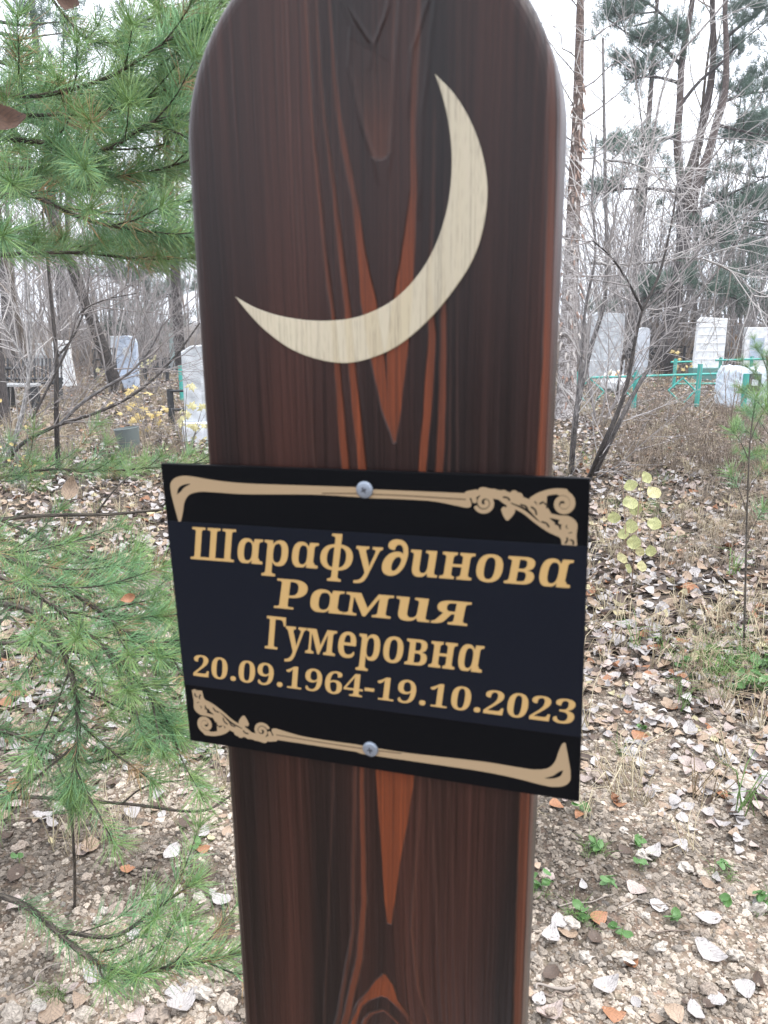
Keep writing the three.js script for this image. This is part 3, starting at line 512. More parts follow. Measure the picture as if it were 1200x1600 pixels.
{ // birch with peeling bark just right of the marker
  const t = thing('birch_tree', 'birch with flaking white bark close behind the wooden marker', 'birch tree'), D = 9.6, w = D / FPX, R = rngOf(55), A = (x, y) => at(x, y, D), b = gg(884, 655); b.y -= .1;
  const bt = dataTex(256, 512, (i, j) => { const n = .5 * nz(i * .06, j * .03, 3) + .7 * nz(i * .2, j * .13, 9) + .4 * nz(i * .3, j * .25, 4), m = sstep(-.25, .3, n), q = .12 * nz(i * .6, j * .9, 2) + .1 * nz(i * .02, j * .03, 6); return [lerp(.70, .40, m) + q, lerp(.68, .365, m) + q, lerp(.67, .345, m) + q]; }, true); bt.repeat.set(1, 1);
  const mb = new MB(), br = new MB();
  mb.tube(smoothLine([b, A(886, 600), A(890, 480), A(896, 330), A(902, 200), A(905, 90), A(907, 0), A(915, -200), A(920, -500)], 40), (s) => lerp(21, 3.5, Math.pow(s, .55)) * w, 12, (s) => s > .42 ? [.34, .25, .21] : s > .36 ? [.5, .42, .38] : [.85, .84, .84]); part('trunk', mb.geo(), std({ map: bt, vertexColors: true, bumpMap: bt, bumpScale: .008 }), t);
  for (let k = 0; k < 26; k++) { const y = lerp(380, -300, k / 26), x = lerp(893, 915, k / 26), p = A(x, y), a = R() * 6.28, l = lerp(.5, 1.4, R()), dir = V(Math.cos(a), .5 + R() * .5, Math.sin(a)); const pts = [p]; let q = p; for (let m = 0; m < 5; m++) { q = q.clone().addScaledVector(dir.clone().add(V(R() - .5, R() - .6, R() - .5).multiplyScalar(.6)), l / 5); pts.push(q); } br.tube(pts, (s) => lerp(.011, .003, s), 4, GREY); for (let m = 1; m < 6; m++) for (let z = 0; z < 3; z++) { const e = pts[m].clone().add(V(R() - .5, R() - .5, R() - .5).multiplyScalar(.6)); br.tube([pts[m], e], [.004, .0018], 3, GREY); } }
  part('crown', br.geo(), twigMat, t);
  // curling bark strips
  const st = new MB(); for (let k = 0; k < 110; k++) { const y = lerp(640, 130, R()), x = lerp(884, 901, (640 - y) / 410), a = R() * 3.14, rr = lerp(19, 9, (640 - y) / 410) * w, p = A(x, y).add(V(Math.cos(a) * rr, 0, Math.sin(a) * rr)), o = V(Math.cos(a), 0, Math.sin(a)); st.tube([p, p.clone().addScaledVector(o, .02).add(V(0, -.03, 0)), p.clone().addScaledVector(o, .045).add(V((R() - .5) * .04, -.08 * R() - .02, 0))], [.02, .016, .004], 3, R() < .5 ? [.45, .41, .38] : [.28, .19, .15]); }
  part('peeling_bark', st.geo(), twigMat, t);
}
// near saplings traced as limbs at their ground distance
const TWX = 1.7;
function sapling(label, limbs, o = {}) {
  const t = thing('bare_sapling', label, 'sapling'), R = rngOf(o.seed || 3), a = new MB(), b = new MB();
  limbs.forEach(([r0, pts, dd = 0, col], k) => {
    const D = o.depth, c0 = pts.map(([x, y], i) => { if (i === 0 && o.root && k < o.root) { const g = gg(x, y); g.y -= .05; return g; } return at(x, y, D + dd * i / (pts.length - 1)); });
    const cv = new THREE.CatmullRomCurve3(c0, false, 'centripetal'), w = D / FPX; a.tube(cv.getPoints(Math.max(10, pts.length * 5)), (s) => lerp(r0, r0 * .4, s) * w / 2, 6, col || o.col || GREY);
    for (let q = 0; q < (o.twigs ?? 8) * TWX; q++) {
      const u = lerp(.25, 1, (q + R()) / (o.twigs ?? 8) * TWX), p = cv.getPoint(u), tn = cv.getTangent(u), s = V(R() - .5, R() - .5, R() - .5).cross(tn).normalize(), l = lerp(.25, .8, R()) * (o.tl || 1), dir = tn.clone().addScaledVector(s, .9).normalize(), pl = [p]; let e = p;
      for (let m = 0; m < 5; m++) { dir.add(V(R() - .5, R() - .4, R() - .5).multiplyScalar(.3)).normalize(); e = e.clone().addScaledVector(dir, l / 5); pl.push(e); if (m > 0) for (let z = 0; z < 2; z++) { const f = dir.clone().add(V(R() - .5, R() - .5, R() - .5).multiplyScalar(1.6)).normalize(); b.tube([e, e.clone().addScaledVector(f, l * .25), e.clone().addScaledVector(f, l * .45).add(V(0, (R() - .3) * .08, 0))], [.0022, .0017, .001], 3, o.tw || PALE); } }
      b.tube(pl, (s2) => lerp(.005, .0016, s2), 4, o.tw || PALE);
    }
  });
  part('stem', a.geo(), bark, t); part('twigs', b.geo(), twigMat, t).userData.kind = 'stuff'; return t;
}
sapling('forked dark bare sapling on the leaf litter beside the birch', [
  [9, [[918, 745], [945, 690], [965, 645], [980, 600], [990, 545], [997, 510], [1004, 484]], 0, DARK],
  [8, [[925, 742], [962, 672], [997, 603], [1023, 560], [1047, 517], [1073, 487], [1100, 450], [1133, 407], [1165, 360]], .7, GREY],
  [5, [[1004, 484], [1040, 455], [1083, 403], [1120, 350]], .4, GREY], [5, [[1004, 484], [1027, 437], [1038, 400], [1053, 327], [1060, 270]], .2, DARK], [5, [[1004, 484], [977, 433], [953, 400], [925, 375]], -.3, DARK]], { depth: 5.6, seed: 41, root: 2, twigs: 9 });
sapling('thin pale bare sapling rising next to the birch trunk', [
  [11, [[892, 738], [900, 650], [908, 607], [922, 547], [943, 477], [948, 420], [946, 300], [944, 180], [942, 60]], .3, PALE],
  [6, [[900, 650], [908, 560], [915, 480], [930, 400], [925, 300], [932, 210]], -.3, PALE],
  [5, [[924, 411], [987, 413], [1083, 403], [1120, 413], [1160, 437], [1185, 475]], .2, [.5, .47, .45]], [4, [[943, 250], [985, 255], [1010, 265]], .2, [.5, .47, .45]]], { depth: 5.8, seed: 42, root: 1, twigs: 10, tw: [.42, .39, .37] });
sapling('pale arching bare sapling leaning over the turquoise fence', [
  [6, [[960, 640], [985, 480], [1005, 330], [1045, 110], [1093, 50], [1133, 3], [1160, -40]], .5, [.42, .38, .36]],
  [4, [[1005, 310], [1033, 217], [1067, 222], [1100, 217], [1167, 218], [1215, 225]], .3, [.5, .47, .45]], [4, [[990, 440], [1010, 300], [1003, 200], [990, 90]], -.4]], { depth: 8.4, seed: 43, root: 1, twigs: 13, tl: 1.3, tw: [.42, .39, .37] });
sapling('straight dark bare sapling in front of the left headstones', [[9, [[90, 742], [88, 640], [88, 560], [80, 470], [74, 400], [66, 330]], 0, DARK], [4, [[88, 560], [115, 525], [135, 470], [140, 420]], .2, DARK]], { depth: 6, seed: 44, root: 1, twigs: 10, tw: GREY, tl: .9 });
sapling('crooked pale birch sapling by the left grave fence', [[9, [[0, 727], [22, 690], [36, 640], [46, 580], [47, 500], [42, 440], [40, 390]], 0, [.5, .47, .45]], [4, [[46, 580], [20, 530], [0, 500]], .2, [.45, .42, .4]]], { depth: 6.2, seed: 45, root: 1, twigs: 9, tw: [.42, .39, .37] });
sapling('low slanting bare sapling reaching toward the wooden marker', [[7, [[8, 718], [50, 683], [92, 664], [150, 645], [200, 622], [240, 592], [275, 555], [312, 505]], .4, DARK], [6, [[94, 663], [125, 632], [160, 608], [205, 580], [235, 545], [255, 505]], -.3, PALE], [4, [[50, 655], [105, 545], [125, 490], [160, 470], [215, 458]], .4, DARK]], { depth: 5.8, seed: 46, root: 1, twigs: 9, tw: GREY });
console.log('saplings');
// ------------------------------------------------------------------ gravestones and fences
const stoneTex = (seed, base, vein) => dataTex(256, 256, (i, j) => { const n = .12 * nz(i * .03, j * .03, seed) + .1 * nz(i * .35, j * .35, seed + 3), v = sstep(.06, .0, Math.abs(nz(i * .018 + .02 * nz(i * .08, j * .08, 1) * 20, j * .022, seed + 8))) * vein; return base.map((b) => b + n - v * .25); }, true);
const stoneMats = { pale: std({ map: stoneTex(2, [.80, .81, .83], .1), roughness: .7 }), marble: std({ map: stoneTex(5, [.72, .76, .82], 1), roughness: .45 }), grey: std({ map: stoneTex(9, [.70, .71, .72], .2), roughness: .85 }), white: std({ map: stoneTex(12, [.88, .88, .88], .15), roughness: .6 }) };
for (const k in stoneMats) stoneMats[k].map.repeat.set(1.5, 1.5);
const darkStone = std({ color: rgb(.06, .065, .07), roughness: .4 }), portraitMat = std({ color: rgb(.12, .12, .13), roughness: .3 }), paleOval = std({ color: rgb(.62, .64, .66), roughness: .4 });
function slabShape(w, h, top) {
  const s = new THREE.Shape(); s.moveTo(-w / 2, 0); s.lineTo(w / 2, 0);
  if (top === 'arch') { s.lineTo(w / 2, h - w * .42); s.bezierCurveTo(w / 2, h - w * .1, w * .28, h, 0, h); s.bezierCurveTo(-w * .28, h, -w / 2, h - w * .1, -w / 2, h - w * .42); }
  else if (top === 'peak') { s.lineTo(w / 2, h - w * .16); s.lineTo(w * .12, h); s.lineTo(-w * .22, h - w * .03); s.lineTo(-w / 2, h - w * .2); }
  else if (top === 'slant') { s.lineTo(w * .5, h * .97); s.lineTo(-w * .34, h); s.lineTo(-w * .46, h * .93); }
  else { s.lineTo(w / 2, h); s.lineTo(-w / 2, h); }
  s.closePath(); return s;
}
function headstone(label, x0, x1, yTop, yBase, o) {
  const b = gg((x0 + x1) / 2, yBase), d = depthOf(b), W = (x1 - x0) * d / FPX, Hh = (yBase - yTop) * d / FPX * 1.02, t = thing('headstone', label, 'headstone', o.group);
  t.position.copy(b); t.position.y -= .03; t.rotation.y = o.yaw || 0; t.rotation.z = o.roll || 0;
  const ph = o.plinth ?? .14, pw = o.pw ?? 1.35, th = o.th || .1;
  const bx = (w, h, dd) => { const s = slabShape(w, h, 'flat'); const g = new THREE.ExtrudeGeometry(s, { depth: dd, bevelEnabled: true, bevelSize: .008, bevelThickness: .008, bevelSegments: 2, bevelOffset: -.008 }); g.translate(0, 0, -dd / 2); return g; };
  if (ph) part('plinth', bx(W * pw, Hh * ph + .03, th * 2.4), o.pm || stoneMats.grey, t);
  const g = new THREE.ExtrudeGeometry(slabShape(W, Hh * (1 - ph), o.top), { depth: th, bevelEnabled: true, bevelSize: .008, bevelThickness: .008, bevelSegments: 2, bevelOffset: -.008, curveSegments: 12 }); g.translate(0, Hh * ph + .03, -th / 2); part('slab', g, o.mat || stoneMats.pale, t);
  if (o.oval) { const [u, v, rw, m] = o.oval, q = new THREE.CylinderGeometry(1, 1, .012, 28); q.rotateX(Math.PI / 2); q.scale(rw * W, rw * W * 1.3, 1); q.translate(u * W, Hh * ph + .03 + v * Hh * (1 - ph), th / 2 + .012); part('oval_portrait', q, m, t); }
  if (o.bands) for (let k = 0; k < o.bands; k++) { const q = new THREE.BoxGeometry(W * .94, .012, .012); q.translate(0, Hh * ph + Hh * (1 - ph) * (.12 + .8 * (k + .5) / o.bands), th / 2 + .013); part('groove_band', q, stoneMats.white, t); }
  if (o.extra) o.extra(t, W, Hh, th);
  return t;
}
headstone('white leaning headstone with dark oval portrait behind the black fence', 92, 119, 534, 604, { top: 'slant', roll: .06, oval: [-.12, .62, .2, portraitMat], mat: stoneMats.white, plinth: 0 });
headstone('blue-grey marbled headstone with arched top and pale oval portrait', 187, 219, 528, 607, { top: 'arch', mat: stoneMats.marble, oval: [0, .58, .17, paleOval], plinth: .28, pw: .8, pm: stoneMats.marble });
headstone('rough pale grey headstone with peaked top next to the wooden marker', 292, 345, 545, 690, { top: 'peak', mat: stoneMats.grey, plinth: .22, pw: 1.2, th: .14, yaw: .25, pm: stoneMats.pale });
headstone('small white square headstone far behind the black fence', 59, 73, 538, 572, { top: 'flat', mat: stoneMats.white, plinth: .5, pw: 1 });
headstone('narrow grey headstone half hidden behind the arched one', 178, 196, 528, 590, { top: 'flat', mat: stoneMats.grey, plinth: .2 });
headstone('small teal-grey headstone far behind the pale peaked one', 268, 284, 524, 580, { top: 'flat', mat: std({ color: rgb(.36, .47, .46), roughness: .8 }), plinth: .3, oval: [.1, .75, .22, portraitMat] });
headstone('broad pale grey headstone behind the forked sapling', 918, 968, 493, 594, { top: 'slant', mat: stoneMats.grey, plinth: .3, pw: 1.1, th: .14 });
headstone('slim pale headstone directly beside the three-stemmed pine', 991, 1010, 515, 588, { top: 'arch', mat: stoneMats.pale, plinth: .2 });
headstone('tall pale slab headstone with fine horizontal bands behind turquoise fence', 1080, 1126, 500, 594, { top: 'slant', mat: stoneMats.white, bands: 5, plinth: .2, pw: 1.1, pm: std({ color: rgb(.10, .22, .20), roughness: .7 }) });
headstone('white open-framed headstone behind the plastic-wrapped planter', 1156, 1194, 515, 590, { top: 'flat', mat: stoneMats.white, plinth: .2, pw: 1.1, extra: (t, W, Hh, th) => { const q = new THREE.BoxGeometry(W * .55, Hh * .45, .02); q.translate(0, Hh * .6, th / 2 + .016); part('inset_panel', q, stoneMats.marble, t); } });
headstone('brown wooden grave post with round white disc among far graves', 1136, 1150, 508, 580, { top: 'flat', mat: std({ color: rgb(.45, .27, .14), roughness: .8 }), plinth: 0, oval: [0, .88, .42, paleOval] });
{ // pale block wrapped in polythene
  const b = gg(1165, 634), d = depthOf(b), k = d / FPX, t = thing('grave_planter', 'pale blue grave planter wrapped in loose clear plastic by the green post', 'planter'); t.position.copy(b); t.rotation.y = -.2;
  const g = new THREE.SphereGeometry(1, 72, 48), P = g.attributes.position; for (let i = 0; i < P.count; i++) { const x = P.getX(i), y = P.getY(i), z = P.getZ(i), m = Math.pow(Math.abs(x) ** 9 + Math.abs(y) ** 9 + Math.abs(z) ** 9, -1 / 9), f = (1 + .1 * nz(x * 4, y * 2, z * 4) + .1 * Math.abs(nz(x * 9 + y * 3, y * 5, z * 9)) + .05 * nz(x * 18, y * 9, z * 18)) * (y > .3 ? 1 - .12 * (y - .3) * (1 + x) : 1); P.setXYZ(i, x * m * f * 42 * k, (y * m * f * .5 + .47) * 62 * k, z * m * f * 24 * k); } g.computeVertexNormals();
  part('wrapped_block', g, new THREE.MeshPhysicalMaterial({ color: rgb(.62, .68, .76), roughness: .35, clearcoat: .4 }), t);
  const q = new THREE.BoxGeometry(18 * k, 26 * k, .06); q.translate(3 * k, 38 * k, 24 * k); part('dark_window', q, darkStone, t);
  const q2 = new THREE.BoxGeometry(9 * k, 9 * k, .02); q2.translate(3 * k, 38 * k, 24 * k + .045); part('window_plate', q2, paleOval, t);
}
{ // wrapped bundle by the birch
  const b = gg(957, 612), d = depthOf(b), k = d / FPX, t = thing('flower_bundle', 'white paper-wrapped flower bundle leaning on the turquoise fence', 'bundle'); t.position.copy(b);
  const g = new THREE.SphereGeometry(1, 26, 18), P = g.attributes.position; for (let i = 0; i < P.count; i++) { const x = P.getX(i), y = P.getY(i), z = P.getZ(i), f = 1 + .35 * nz(x * 3, y * 3, z * 3) + .12 * nz(x * 9, y * 9, z * 9); P.setXYZ(i, x * f * 19 * k, (y * f + .95) * 16 * k, z * f * 12 * k); } g.computeVertexNormals(); part('wrapping', g, stoneMats.white, t);
  const R = rngOf(8); for (let q = 0; q < 5; q++) { const s = new THREE.IcosahedronGeometry(.035, 1); s.translate((R() - .5) * .22, .26 + R() * .12, .08 + R() * .06); part('flower', s, std({ color: [rgb(.75, .68, .5), rgb(.7, .45, .25), rgb(.8, .75, .7)][q % 3] }), t); }
}
const teal = std({ color: rgb(.05, .32, .27), roughness: .5 }), black = std({ color: rgb(.025, .026, .028), roughness: .55 });
function bar(a, b, r, sides = 6) { return new MB().tube([a, b], [r, r], sides).geo(); }
function fence(name, label, cat, mat, d, posts, rails, diag, r = .018, group) {
  const t = thing(name, label, cat, group), k = d / FPX;
  for (const [x, y0, y1, s = 1] of posts) { const p = gg(x, y1), dd = depthOf(p), top = at(x, y0, dd); top.x = p.x; p.y -= .05; part('post', bar(p, V(p.x, top.y, p.z), r * 1.5 * s, 8), mat, t); }
  for (const [x0, y0, x1, y1] of rails) part('rail', bar(at(x0, y0, d), at(x1, y1, d), r * .8), mat, t);
  for (const [x0, y0, x1, y1] of diag) part('brace', bar(at(x0, y0, d + .02), at(x1, y1, d + .02), r * .6), mat, t);
  return t;
}
fence('grave_fence', 'turquoise metal grave fence with diamond braces right of the marker', 'fence', teal, 11.9, [[898, 580, 639], [990, 578, 638], [1088, 568, 637, 1.1]], [[893, 591, 1091, 585], [895, 637, 1090, 633], [1086, 585, 1130, 584]], [[1044, 610, 1070, 588], [1044, 610, 1068, 633], [1066, 590, 1086, 610], [1066, 632, 1086, 610], [1000, 590, 978, 612], [978, 612, 1000, 635], [900, 612, 922, 592], [900, 612, 922, 636], [922, 592, 944, 612], [944, 612, 922, 636]], .022);
fence('grave_fence', 'green metal post and rail fence standing by the wrapped planter', 'fence', teal, 11.2, [[1160, 583, 644, 1.1]], [[1158, 590, 1230, 592], [1126, 588, 1160, 590]], [[1160, 600, 1215, 632]], .025);
fence('grave_fence', 'turquoise rail fence in front of the tall banded headstone', 'fence', teal, 14.6, [[1052, 560, 606], [1122, 558, 606], [1170, 556, 605], [1215, 556, 605]], [[1048, 566, 1082, 565], [1118, 563, 1225, 560], [1048, 600, 1225, 598]], [], .022);
fence('grave_fence', 'black metal fence with thin rails behind the three-stemmed pine', 'fence', black, 17.8, [[1005, 538, 588], [1125, 534, 588, 1.3], [1066, 540, 588], [1015, 540, 588]], [[1003, 545, 1130, 540], [1003, 562, 1130, 560], [1003, 553, 1130, 551]], [[1030, 545, 1040, 562], [1044, 562, 1054, 544]], .02);
fence('grave_fence', 'black metal fence around the white leaning headstone', 'fence', black, 12.2, [[10, 553, 632], [50, 596, 632], [96, 590, 632], [-20, 556, 632]], [[-22, 592, 98, 592], [-22, 600, 98, 598], [-22, 576, 36, 576]], [...Array(20)].map((_, k) => [-18 + k * 6, 560, -18 + k * 6, 598]), .027);
fence('grave_fence', 'low black metal corner fence beside the pale peaked headstone', 'fence', black, 9.2, [[269, 607, 666, 1.3], [315, 606, 666]], [[266, 611, 318, 610], [268, 640, 318, 640]], [], .02);
fence('grave_fence', 'black fence far behind the arched headstone', 'fence', black, 16, [[150, 545, 596], [182, 543, 596], [228, 556, 596], [262, 558, 596]], [[146, 546, 186, 544], [146, 562, 266, 560], [146, 574, 266, 573]], [...Array(14)].map((_, k) => [150 + k * 8, 561, 150 + k * 8, 574]), .024);
fence('green_post', 'single green metal post behind the pale peaked headstone', 'post', teal, 12, [[286, 570, 628, 1.2]], [[282, 574, 296, 574]], [], .024);
{ // plank bench at the black fence
  const t = thing('grave_bench', 'low dark plank bench inside the black fence', 'bench'), b = gg(38, 640), k = depthOf(b) / FPX; t.position.copy(b);
  for (let q = 0; q < 2; q++) { const s = new THREE.BoxGeometry(50 * k, .03, .1); s.translate(0, .34, -.06 + q * .12); part('plank', s, bark, t); }
  for (const sx of [-1, 1]) { const s = new THREE.BoxGeometry(.05, .36, .18); s.translate(sx * 20 * k, .15, 0); part('leg', s, black, t); }
}
{ // grey plastic tub in the litter on the left
  const t = thing('plant_tub', 'dented grey-green plastic tub half sunk in yellow leaves', 'tub'), b = gg(205, 712), k = depthOf(b) / FPX; t.position.copy(b);
  const w = 19 * k, h = 42 * k, g = new THREE.LatheGeometry([[0, .01], [w * .72, .01], [w * .78, .0], [w, h], [w * 1.06, h + .01], [w * .96, h + .012], [w * .7, .04], [0, .04]].map(([a, q]) => new THREE.Vector2(a, q)), 24), P = g.attributes.position;
  for (let i = 0; i < P.count; i++) { const n = 1 + .12 * nz(P.getX(i) * 9, P.getY(i) * 6, P.getZ(i) * 9); P.setX(i, P.getX(i) * n); P.setZ(i, P.getZ(i) * n); } g.computeVertexNormals(); part('tub', g, std({ color: rgb(.12, .14, .135), roughness: .35, side: THREE.DoubleSide }), t); t.rotation.z = .12;
}
console.log('graves');

// ------------------------------------------------------------------ leaves, clods, grass
function leafGeo(seed, L, W, curl, fold, seg = 5) {
  const R = rngOf(seed), P = [], U = [], I = [], hole = R();
  for (let j = 0; j <= seg; j++) for (let i = 0; i <= 4; i++) {
    const v = j / seg, u = i / 2 - 1, prof = Math.pow(Math.sin(Math.PI * Math.pow(v * .96 + .02, .8)), .75) * (1 + .1 * nz(v * 7, u * 2, seed));
    const x = u * W / 2 * prof, y = (v - .5) * L, z = fold * Math.abs(u) * prof * W / 2 + curl * L * (v - .5) ** 2 + .1 * W * nz(u * 1.8, v * 4, seed * 3.1);
    P.push(x, z, y); U.push(u * .5 + .5, v);
  }
  for (let j = 0; j < seg; j++) for (let i = 0; i < 4; i++) { const q = j * 5 + i; I.push(q, q + 5, q + 1, q + 1, q + 5, q + 6); }
  // stalk
  const b = P.length / 3; P.push(-W * .012, curl * L * .25, -L / 2, W * .012, curl * L * .25, -L / 2, 0, curl * L * .5 + .004, -L * .78); U.push(.5, 0, .5, 0, .5, 0); I.push(b, b + 1, b + 2);
  let mn = 1; for (let k = 1; k < P.length; k += 3) mn = Math.min(mn, P[k]); for (let k = 1; k < P.length; k += 3) P[k] -= mn;
  const g = new THREE.BufferGeometry(); g.setAttribute('position', new THREE.Float32BufferAttribute(P, 3)); g.setAttribute('uv', new THREE.Float32BufferAttribute(U, 2)); g.setIndex(I); g.computeVertexNormals(); return g;
}
const leafTex = dataTex(128, 128, (i, j) => { const u = i / 127 - .5, v = j / 127, vein = Math.max(sstep(.03, .012, Math.abs(u)), .7 * sstep(.16, .05, Math.abs(((v - Math.abs(u) * .7) * 7) % 1 - .5) * .9)); const n = .13 * nz(i * .07, j * .07, 3) + .1 * nz(i * .3, j * .3, 6) - .3 * sstep(.32, .5, nz(i * .06, j * .06, 12)); const q = .86 + n - .13 * vein; return [q, q, q]; }, true);
const LEAVES = [leafGeo(1, .052, .042, .7, .25), leafGeo(2, .06, .04, 1.3, .4), leafGeo(3, .045, .04, -.8, .3), leafGeo(4, .056, .046, .35, -.25), leafGeo(5, .05, .03, 1.8, .7)];
const LCOL = [ // name, colour, weight
  ['pale grey', [.50, .455, .435], .32], ['tan', [.42, .30, .21], .23], ['pinkish', [.48, .38, .335], .2], ['dark brown', [.11, .07, .048], .18], ['rust', [.38, .17, .08], .04], ['straw', [.55, .47, .27], .04]];
const leafMats = LCOL.map(([, c]) => std({ map: leafTex, color: rgb(...c), roughness: .62, side: THREE.DoubleSide }));
const litterMat = std({ map: leafTex, color: rgb(1, 1, 1), roughness: .65, side: THREE.DoubleSide });
function pickCol(r) { let s = 0; for (let k = 0; k < LCOL.length; k++) { s += LCOL[k][2]; if (r < s) return k; } return 0; }
function inView(p) { const [x, y, d] = toPixel(p); return d > .5 && x > -15 && x < 1215 && y < 1615 ? [x, y, d] : null; }
const behindBoard = (x, y) => { const l = y < 700 ? 297 : y < 1200 ? 260 : 360, r = y < 720 ? 875 : y < 1250 ? 915 : 835; return x > l && x < r; };
const R9 = rngOf(909), all = [];
const nrm = (x, z) => { const e = .03; return V(hgt(x - e, z) - hgt(x + e, z), 2 * e, hgt(x, z - e) - hgt(x, z + e)).normalize(); };
function addLeaf(x, z, lift, k) { const n = nrm(x, z).add(V(R9() - .5, 0, R9() - .5).multiplyScalar(lift > .006 ? 1.0 : .45)).normalize(); all.push({ p: V(x, hgt(x, z) + lift, z), q: qTo(n, R9() * 6.28), s: lerp(.55, 1.1, R9()) * lerp(.78, 1.15, sstep(1.7, 3.4, Math.hypot(x, z))), k, g: Math.floor(R9() * 5) }); }
for (let k = 0; k < 120000; k++) { // litter grows denser away from the dug soil
  const a = lerp(-1.05, 1.05, R9()), r = Math.sqrt(lerp(1.0, 24 * 24, Math.pow(R9(), 2.3))), x = r * Math.sin(a), z = -r * Math.cos(a);
  const side = nz(x * .9, z * .9, 17), dens = clamp(sstep(1.95, 2.8, r + .5 * side + (x > 0 ? .1 : .2)) + .02); if (R9() > dens) continue;
  addLeaf(x, z, .003 + .03 * R9() * R9() * sstep(2, 4, r), pickCol(R9()));
}
// leaves that stand out singly on the pale soil
for (const [px, py, k, s] of [[1020, 1337, 0, 1.1], [1062, 1327, 0, 1.05], [1105, 1440, 0, 1.25], [1110, 1495, 0, 1.3], [948, 1545, 0, 1.1], [1163, 1550, 0, 1.1], [935, 1437, 4, .9], [875, 1445, 0, .9], [860, 1468, 0, 1.1], [885, 1462, 1, 1], [870, 1262, 4, 1], [905, 1278, 4, .8], [1115, 1095, 4, 1], [1092, 1025, 4, 1], [995, 1392, 2, 1], [860, 1590, 2, 1.2], [1050, 1590, 1, 1.1], [930, 1470, 3, .8], [860, 1525, 3, .9], [1155, 1120, 0, 1], [200, 1362, 4, .8], [345, 1410, 0, 1.1], [268, 1335, 0, 1], [350, 1465, 3, 1.3], [285, 1575, 0, 1.3], [80, 1590, 1, 1.2], [215, 1595, 2, 1], [140, 1327, 1, 1.2], [25, 1370, 3, 1.1], [290, 1290, 3, 1], [315, 1330, 4, .8], [70, 1280, 0, 1.1], [205, 1275, 0, 1.2], [250, 1245, 0, 1], [150, 1530, 0, 1], [1050, 1110, 4, .9], [1030, 1130, 0, 1], [960, 1120, 3, .9], [1075, 1210, 2, 1], [1180, 1400, 1, 1]]) { const p = gg(px, py); const n = nrm(p.x, p.z).add(V(R9() - .5, 0, R9() - .5).multiplyScalar(.35)).normalize(); all.push({ p: p.add(V(0, .004, 0)), q: qTo(n, R9() * 6.28), s: s * .82, k, g: Math.floor(R9() * 4), hero: 1 }); }
for (const o of all) { const v = inView(o.p); o.size = v && !behindBoard(v[0], v[1]) ? o.s / v[2] + (o.hero ? 10 : 0) : 0; }
all.sort((a, b) => b.size - a.size);
const LN = ['pale grey dry fallen leaf lying on the ground', 'tan dry fallen leaf lying on the ground', 'pinkish dry fallen leaf lying on the ground', 'dark brown fallen leaf lying on the ground', 'rust-orange fallen leaf lying on the ground', 'straw-yellow fallen leaf lying on the ground'];
all.slice(0, 300).forEach((o) => { const m = part('fallen_leaf', LEAVES[o.g], leafMats[o.k]); m.position.copy(o.p); m.quaternion.copy(o.q); m.scale.setScalar(o.s); tag(m, LN[o.k], 'leaf', LCOL[o.k][0] + ' fallen leaves'); });
{ const by = LEAVES.map(() => []); for (const o of all.slice(300)) { const b = lerp(.75, 1.15, R9()); o.c = LCOL[o.k][1].map((v) => v * b); by[o.g].push(o); } by.forEach((l, g) => tag(instanced('leaf_litter', LEAVES[g], litterMat, l), ['layer of dry fallen leaves covering the woodland floor', 'curled dry leaves strewn through the litter', 'round dry leaves strewn through the litter', 'flat pale dry leaves strewn through the litter', 'rolled narrow dry leaves strewn through the litter'][g], 'leaf litter')); }

